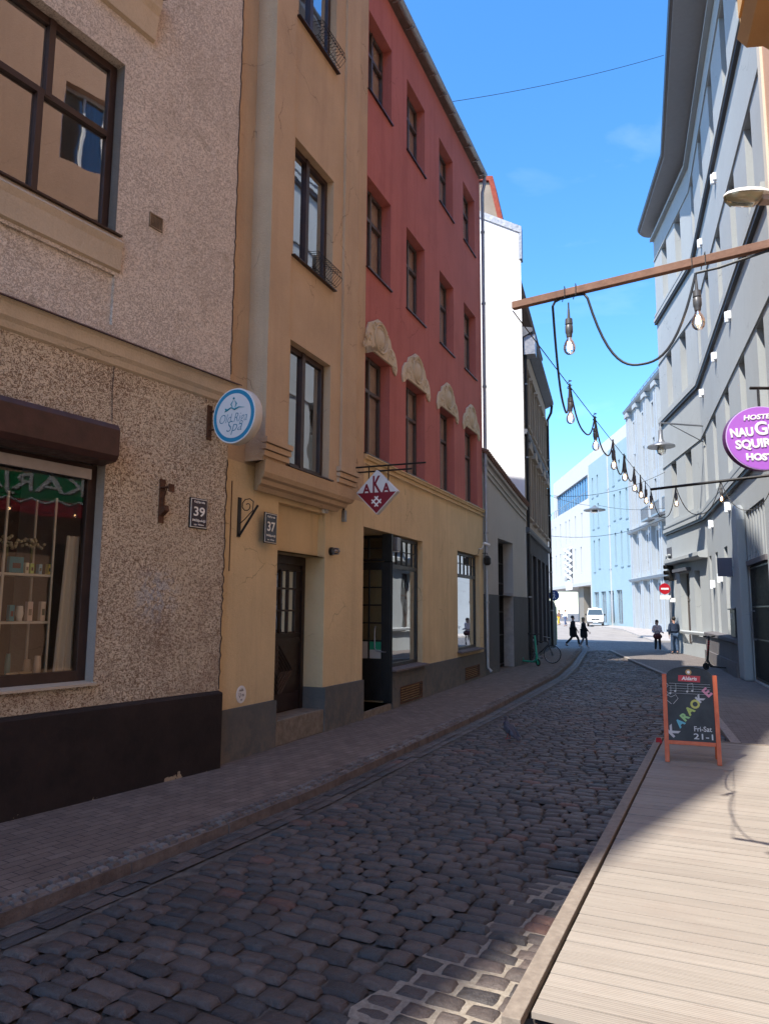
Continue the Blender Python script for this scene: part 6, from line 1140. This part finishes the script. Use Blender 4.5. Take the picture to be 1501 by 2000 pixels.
# ================================================================== people
def skin(name, pts, edges, mat, par, sub=2, root=0):
    me = bpy.data.meshes.new(name); me.from_pydata([p[0] for p in pts], edges, []); me.materials.append(mat); o = bpy.data.objects.new(name, me); C.objects.link(o); o.parent = par
    m = o.modifiers.new('skin', 'SKIN'); m.use_smooth_shade = True; m.use_x_symmetry = False
    sv = me.skin_vertices[0].data if len(me.skin_vertices) else me.attributes
    for i, p in enumerate(pts): r_ = p[1]; sv[i].radius = r_ if isinstance(r_, tuple) else (r_, r_); sv[i].use_root = (i == root)
    s_ = o.modifiers.new('sub', 'SUBSURF'); s_.levels = s_.render_levels = sub; return o
mSkin = flat('skin_tone', (.46, .26, .19), .55)
def person(lab, x, y, z, H, yaw, stride, top, legs, hair, coat=0, shoe=(.02, .02, .02), hairlong=0, arm=(.3, .3), bend=(.25, .25), lean=0, carry=None):
    r = thing('person', lab, 'person'); k = H/1.75; V = lambda a, b_, c: (a*k, b_*k, c*k); s_ = stride
    ly = lean
    pel = (0, 0, .95); hipL, hipR = (-.09, 0, .90), (.09, 0, .90); kL, kR = (-.10, .28*s_+.02, .49), (.10, -.16*s_+.04, .49); aL_, aR_ = (-.10, .36*s_, .085), (.10, -.46*s_, .09+.07*s_); tL, tR = (-.11, .36*s_+.16, .03), (.11, -.46*s_+.15, .03+.03*s_)
    ch = (0, ly*.5, 1.24); nk = (0, ly*.8, 1.47); hd0 = (0, ly+.015, 1.57); hd1 = (0, ly+.02, 1.67)
    def armpts(sx, sw, bd):
        sh_ = (.185*sx, ly*.7, 1.40); el = (.235*sx, ly*.7+math.sin(sw)*.28, 1.40-.28*math.cos(sw)); f = sw+bd+.15; wr = (.23*sx, el[1]+math.sin(f)*.25, el[2]-.25*math.cos(f)); pm = (.225*sx, wr[1]+math.sin(f)*.07, wr[2]-.07*math.cos(f)); return sh_, el, wr, pm, f
    A = armpts(-1, -arm[0], bend[0]); B_ = armpts(1, arm[1], bend[1])
    pts = [(V(*pel), .10*k), (V(*ch), (.13*k, .10*k)), (V(*nk), .052*k), (V(*hd0), (.072*k, .082*k)), (V(*hd1), (.074*k, .088*k)), (V(*hipL), .075*k), (V(*kL), .055*k), (V(*aL_), .035*k), (V(*tL), (.035*k, .025*k)), (V(*hipR), .075*k), (V(*kR), .055*k), (V(*aR_), .035*k), (V(*tR), (.035*k, .025*k))]
    ed = [(0, 1), (1, 2), (2, 3), (3, 4), (0, 5), (5, 6), (6, 7), (7, 8), (0, 9), (9, 10), (10, 11), (11, 12)]
    for (sh_, el, wr, pm, f) in (A, B_):
        i = len(pts); pts += [(V(*sh_), .05*k), (V(*el), .037*k), (V(*wr), .024*k), (V(*pm), (.035*k, .016*k))]; ed += [(1, i), (i, i+1), (i+1, i+2), (i+2, i+3)]
    body = skin('body', pts, ed, mSkin, r)
    for sx, (sh_, el, wr, pm, f) in ((-1, A), (1, B_)):       # fingers: four unequal, slightly curled, and a thumb from the side of the palm
        for j, ln in enumerate((.07, .08, .075, .06)):
            o_ = (j-1.5)*.018; b0 = Vector(pm)+Vector((0, 0, 0)); dr_ = Vector((0, math.sin(f), -math.cos(f))); sd_ = Vector((0, math.cos(f), math.sin(f))); p0 = b0+sd_*o_+dr_*.02
            MB().tube([V(*p0), V(*(p0+dr_*ln*.55)), V(*(p0+dr_*ln*.95+Vector((-.02*sx, 0, 0))))], [.009*k, .0085*k, .006*k], 6).build('finger', mSkin, body, smooth=True)
        p0 = Vector(pm)+sd_*.03-dr_*.02; MB().tube([V(*p0), V(*(p0+sd_*.025+dr_*.03)), V(*(p0+sd_*.03+dr_*.055))], [.011*k, .010*k, .008*k], 6).build('thumb', mSkin, body, smooth=True)
    tm = noisy('cloth_%s' % str(top), mul(top, .7), mul(top, 1.3), 14, .9); lm = noisy('cloth_%s' % str(legs), mul(legs, .8), mul(legs, 1.25), 10, .9)
    jp = [(V(0, 0, .93-coat*.12), (.18*k, .15*k)), (V(0, ly*.3, 1.08), (.165*k, .135*k)), (V(*ch), (.19*k, .145*k)), (V(0, ly*.75, 1.42), (.10*k, .08*k))]; je = [(0, 1), (1, 2), (2, 3)]
    for (sh_, el, wr, pm, f) in (A, B_): i = len(jp); jp += [(V(*sh_), .075*k), (V(*el), .064*k), (V(*(Vector(wr)*.96+Vector(el)*.04)), .043*k)]; je += [(3, i), (i, i+1), (i+1, i+2)]
    if coat: jp[0] = (jp[0][0], (.21*k, .23*k)); jp[1] = (jp[1][0], (.19*k, .20*k)); jp.append((V(0, .02, .50), (.22*k, .25*k))); je.append((0, len(jp)-1))
    skin('coat' if coat else 'jacket', jp, je, tm, r, root=2)
    tp = [(V(0, 0, .93), (.145*k, .11*k)), (V(*hipL), .092*k), (V(*kL), .072*k), (V(aL_[0], aL_[1], aL_[2]+.03), .058*k), (V(*hipR), .092*k), (V(*kR), .072*k), (V(aR_[0], aR_[1], aR_[2]+.03), .058*k)]
    skin('trousers', tp, [(0, 1), (1, 2), (2, 3), (0, 4), (4, 5), (5, 6)], lm, r)
    sm = flat('shoe_%s' % str(shoe), shoe, .5)
    for a, t in ((aL_, tL), (aR_, tR)): skin('shoe', [(V(a[0], a[1]-.03, a[2]-.03), .045*k), (V(*t), (.045*k, .033*k))], [(0, 1)], sm, r, 1)
    hm = flat('hair_%s' % str(hair), hair, .7); hh = MB().blob(V(0, ly-.012, 1.675), (.092*k, .105*k, .095*k), 14, 9)
    if hairlong: hh.blob(V(0, ly-.05, 1.58), (.09*k, .06*k, .12*k), 12, 7)
    hh.build('hair', hm, r, smooth=True)
    fc = MB(); fc.blob(V(0, ly+.105, 1.60), (.012*k, .016*k, .02*k), 8, 5); [fc.blob(V(sx*.082, ly+.02, 1.60), (.012*k, .02*k, .03*k), 8, 5) for sx in (-1, 1)]; fc.build('nose_and_ears', mSkin, body, smooth=True)
    ey = MB(); [ey.blob(V(sx*.03, ly+.095, 1.625), (.011*k, .006*k, .006*k), 6, 4) for sx in (-1, 1)]; ey.blob(V(0, ly+.098, 1.555), (.022*k, .004*k, .005*k), 8, 4); ey.build('eyes_and_mouth', flat('feature_dark', (.12, .04, .035), .5), body)
    place(r, x, y, z, yaw)
    return r, k, A, B_
def foot(px, py):      # standing point under an image position, on the street surface
    y = 40.
    for _ in range(30):
        p = gnd(px, py, RZ+.01+rise(y)); y = .5*y+.5*p.y
    return gnd(px, py, RZ+.01+rise(y))
BLKC = (.012, .011, .013)
q = foot(1119, 1263); person('person in long black coat and cap striding right, left one of the walking pair', q.x, q.y, RZ+rise(q.y), 1.74, -math.pi/2-.1, .95, BLKC, (.02, .02, .022), (.02, .018, .018), coat=1, arm=(.3, .2))
q = foot(1137, 1264); person('person in black coat with blond hair and grey skirt, right one of the walking pair', q.x, q.y-.3, RZ+rise(q.y), 1.66, -math.pi/2-.15, .5, BLKC, (.10, .10, .11), (.25, .17, .09), coat=1, hairlong=1, shoe=(.4, .4, .4))
q = foot(1284, 1273); pr_, k, A, B_ = person('person in pale patterned blouse carrying a dark red handbag, walking towards the camera', q.x, q.y, RZ+.0, 1.62, math.pi, .18, (.62, .50, .49), (.02, .02, .025), (.07, .035, .02), hairlong=1, arm=(.1, -.1), bend=(1.3, 1.3))
bag = thing('handbag', 'large dark red handbag held in front by the person in the pale blouse', 'bag', (0, 0, 0)); MB().blob((0, 0, .12), (.24, .1, .15), 14, 8).build('bag_body', noisy('bag_leather', (.06, .012, .012), (.14, .03, .03), 8, .5), bag, smooth=True); MB().tube([(-.12, 0, .22), (-.07, 0, .38), (.07, 0, .38), (.12, 0, .22)], .012, 6).build('strap', mRub, bag); bag.location = (q.x-.1, q.y-.3, .68+RZ)
q = foot(1313, 1268); person('person in dark navy jacket and jeans seen from behind, beside the traffic light', 13.72, 35.3, .0, 1.74, -.1, .12, (.02, .032, .06), (.045, .075, .13), (.02, .016, .014), arm=(.1, .3), bend=(.2, .9))
q = foot(1247, 1227); person('distant person in grey-blue patterned jacket on the sunlit pavement by the blue building', q.x, q.y, RZ+.1+rise(q.y), 1.76, math.pi, .25, (.16, .17, .21), (.02, .02, .024), (.08, .05, .035))
q = foot(1091, 1221); person('distant person in brown top and yellow skirt, far left in the sun', q.x, q.y, RZ+rise(q.y), 1.7, math.pi/2, .3, (.22, .13, .10), (.75, .45, .03), (.04, .025, .02), hairlong=1)
q = foot(1104, 1223); person('distant person in white shirt and blue jeans, far left in the sun', q.x, q.y, RZ+rise(q.y), 1.72, math.pi/2+.3, .4, (.72, .72, .7), (.08, .11, .2), (.05, .03, .02))
# ================================================================== van
def van(x, y, z, yaw):
    r = thing('parked_van', 'white compact van with roof hatch facing the camera at the far junction', 'van')
    mV = paint('van_white', (.72, .72, .72), .25, .03); prof = [(-2.05, .30, .74), (-2.12, .48, .80), (-2.10, .70, .83), (-1.95, .95, .84), (-1.15, 1.12, .84), (-.35, 1.78, .68), (-.1, 1.86, .66), (1.9, 1.88, .70), (2.08, 1.7, .74), (2.12, .9, .86), (2.1, .32, .84)]
    n = len(prof); mb = MB(); mb.add([(-w_, yy, zz) for yy, zz, w_ in prof]+[(w_, yy, zz) for yy, zz, w_ in prof], [tuple(range(n)), tuple(range(n, 2*n))[::-1]]+[(i, n+i, n+(i+1) % n, (i+1) % n) for i in range(n)])
    b_ = mb.build('body', mV, r, bevel=.05); gl_ = flat('van_glass', (.05, .07, .08), .1, spec=.9)
    def fp(t, ex, lift=.012): yy = -1.15+(.80)*t; zz = 1.12+.66*t; w_ = (.84+(.68-.84)*t)*ex; return w_, yy-lift, zz+lift
    a, c = fp(.06, .93), fp(.93, .93); MB().add([(-a[0], a[1], a[2]), (a[0], a[1], a[2]), (c[0], c[1], c[2]), (-c[0], c[1], c[2])], [(0, 1, 2, 3)]).build('windscreen', gl_, r)
    for s_ in (-1, 1):
        MB().add([(s_*.845, -.95, 1.15), (s_*.845, .0, 1.15), (s_*.69, .0, 1.7), (s_*.70, -.38, 1.68)], [(0, 1, 2, 3)]).build('side_window', gl_, r)
        MB().blob((s_*.62, -2.02, .80), (.17, .09, .11), 12, 8).build('headlight', flat('headlight', (.6, .65, .68), .1, spec=1), r, smooth=True)
        MB().box(s_*.86-.02 if s_ > 0 else s_*.86-.16, s_*.86+.16 if s_ > 0 else s_*.86+.02, -.95, -.87, 1.12, 1.3).build('mirror', mBlk, r, bevel=.02)
        for yy in (-1.35, 1.4):
            w_ = MB().lathe([(.30, -.1), (.32, -.07), (.32, .07), (.30, .1)], (s_*.74, yy, .32), 20, (1, 0, 0)).build('wheel', mRub, r, smooth=True); MB().lathe([(.19, -.105), (.19, .105)], (s_*.74, yy, .32), 14, (1, 0, 0)).build('rim', mMet, w_)
    mG = paint('bumper_grey', (.10, .10, .105), .6, .1)
    MB().box(-.78, .78, -2.17, -2.06, .30, .52).build('bumper', mG, r, bevel=.03); MB().box(-.40, .40, -2.135, -2.06, .66, .78).build('grille', mBlk, r, bevel=.01); MB().box(-.26, .26, -2.185, -2.172, .42, .53).build('number_plate', mWhite, r); MB().box(-.3, .3, -.1, .6, 1.87, 1.94).build('roof_hatch', mV, r, bevel=.02)
    MB().lathe([(.06, 0), (.06, .01)], (0, -2.14, .73), 14, (0, -1, 0)).build('badge', mMet, r)
    place(r, x, y, z, yaw)
q = foot(1162, 1223); van(q.x, q.y, RZ+rise(q.y)+.01, -.27)
# ================================================================== pigeon
q = gnd(992, 1444, RZ+.02)
r = thing('pigeon', 'dark grey pigeon seen from behind on the cobbles in mid-street', 'pigeon'); mPg = noisy('pigeon_feathers', (.035, .036, .05), (.085, .085, .105), 40, .7, .001, 200)
def ringloft(secs, n=14):
    V = [(wx*math.cos(2*math.pi*k/n), yy, zz+hz*math.sin(2*math.pi*k/n)) for yy, zz, wx, hz in secs for k in range(n)]
    return V, [(i*n+k, i*n+(k+1) % n, (i+1)*n+(k+1) % n, (i+1)*n+k) for i in range(len(secs)-1) for k in range(n)]+[tuple(range(n))[::-1], tuple((len(secs)-1)*n+k for k in range(n))]
V_, F_ = ringloft([(-.20, .07, .028, .006), (-.13, .095, .035, .014), (-.08, .12, .05, .038), (0, .15, .065, .06), (.06, .175, .062, .06), (.095, .215, .04, .042), (.105, .25, .026, .028), (.112, .275, .028, .026), (.13, .29, .024, .020), (.145, .288, .010, .010)])
b_ = MB().add(V_, F_).build('body', mPg, r, smooth=True)
for s_ in (-1, 1):
    V_, F_ = ringloft([(-.17, .09, .008, .008), (-.10, .12, .014, .03), (0, .155, .016, .048), (.06, .17, .012, .035), (.08, .175, .004, .01)], 10); V_ = [(x_+s_*.056, y_, z_) for x_, y_, z_ in V_]
    w_ = MB().add(V_, F_).build('wing', noisy('pigeon_wing', (.05, .052, .07), (.12, .12, .15), 18, .7), r, smooth=True); MB().box(s_*.066-.006, s_*.066+.006, -.06, -.045, .115, .17).build('wing_bar', flat('wing_bar', (.015, .015, .02)), w_)
    MB().tube([(s_*.025, .0, .10), (s_*.028, .005, .045), (s_*.028, 0, .005)], [.012, .006, .005], 6).tube([(s_*.028, 0, .006), (s_*.028, .035, .003)], .004, 5).tube([(s_*.028, 0, .006), (s_*.028+.018, .028, .003)], .003, 5).tube([(s_*.028, 0, .006), (s_*.028-.018, .028, .003)], .003, 5).build('leg', flat('pigeon_leg', (.35, .08, .07)), r)
MB().tube([(0, .145, .288), (0, .172, .280)], [.006, .001], 6).build('beak', flat('beak', (.04, .04, .04)), r)
MB().blob((0, .09, .215), (.043, .043, .03), 10, 6).build('neck_sheen', paint('neck_sheen', (.05, .03, .09), .3, .4, .4), r, smooth=True)
r.location = (q.x, q.y, RZ+.018); r.rotation_euler = (math.radians(14), 0, math.radians(38)); r.scale = (1.08, 1.08, 1.08)
print('OBJECTS', len(bpy.data.objects))
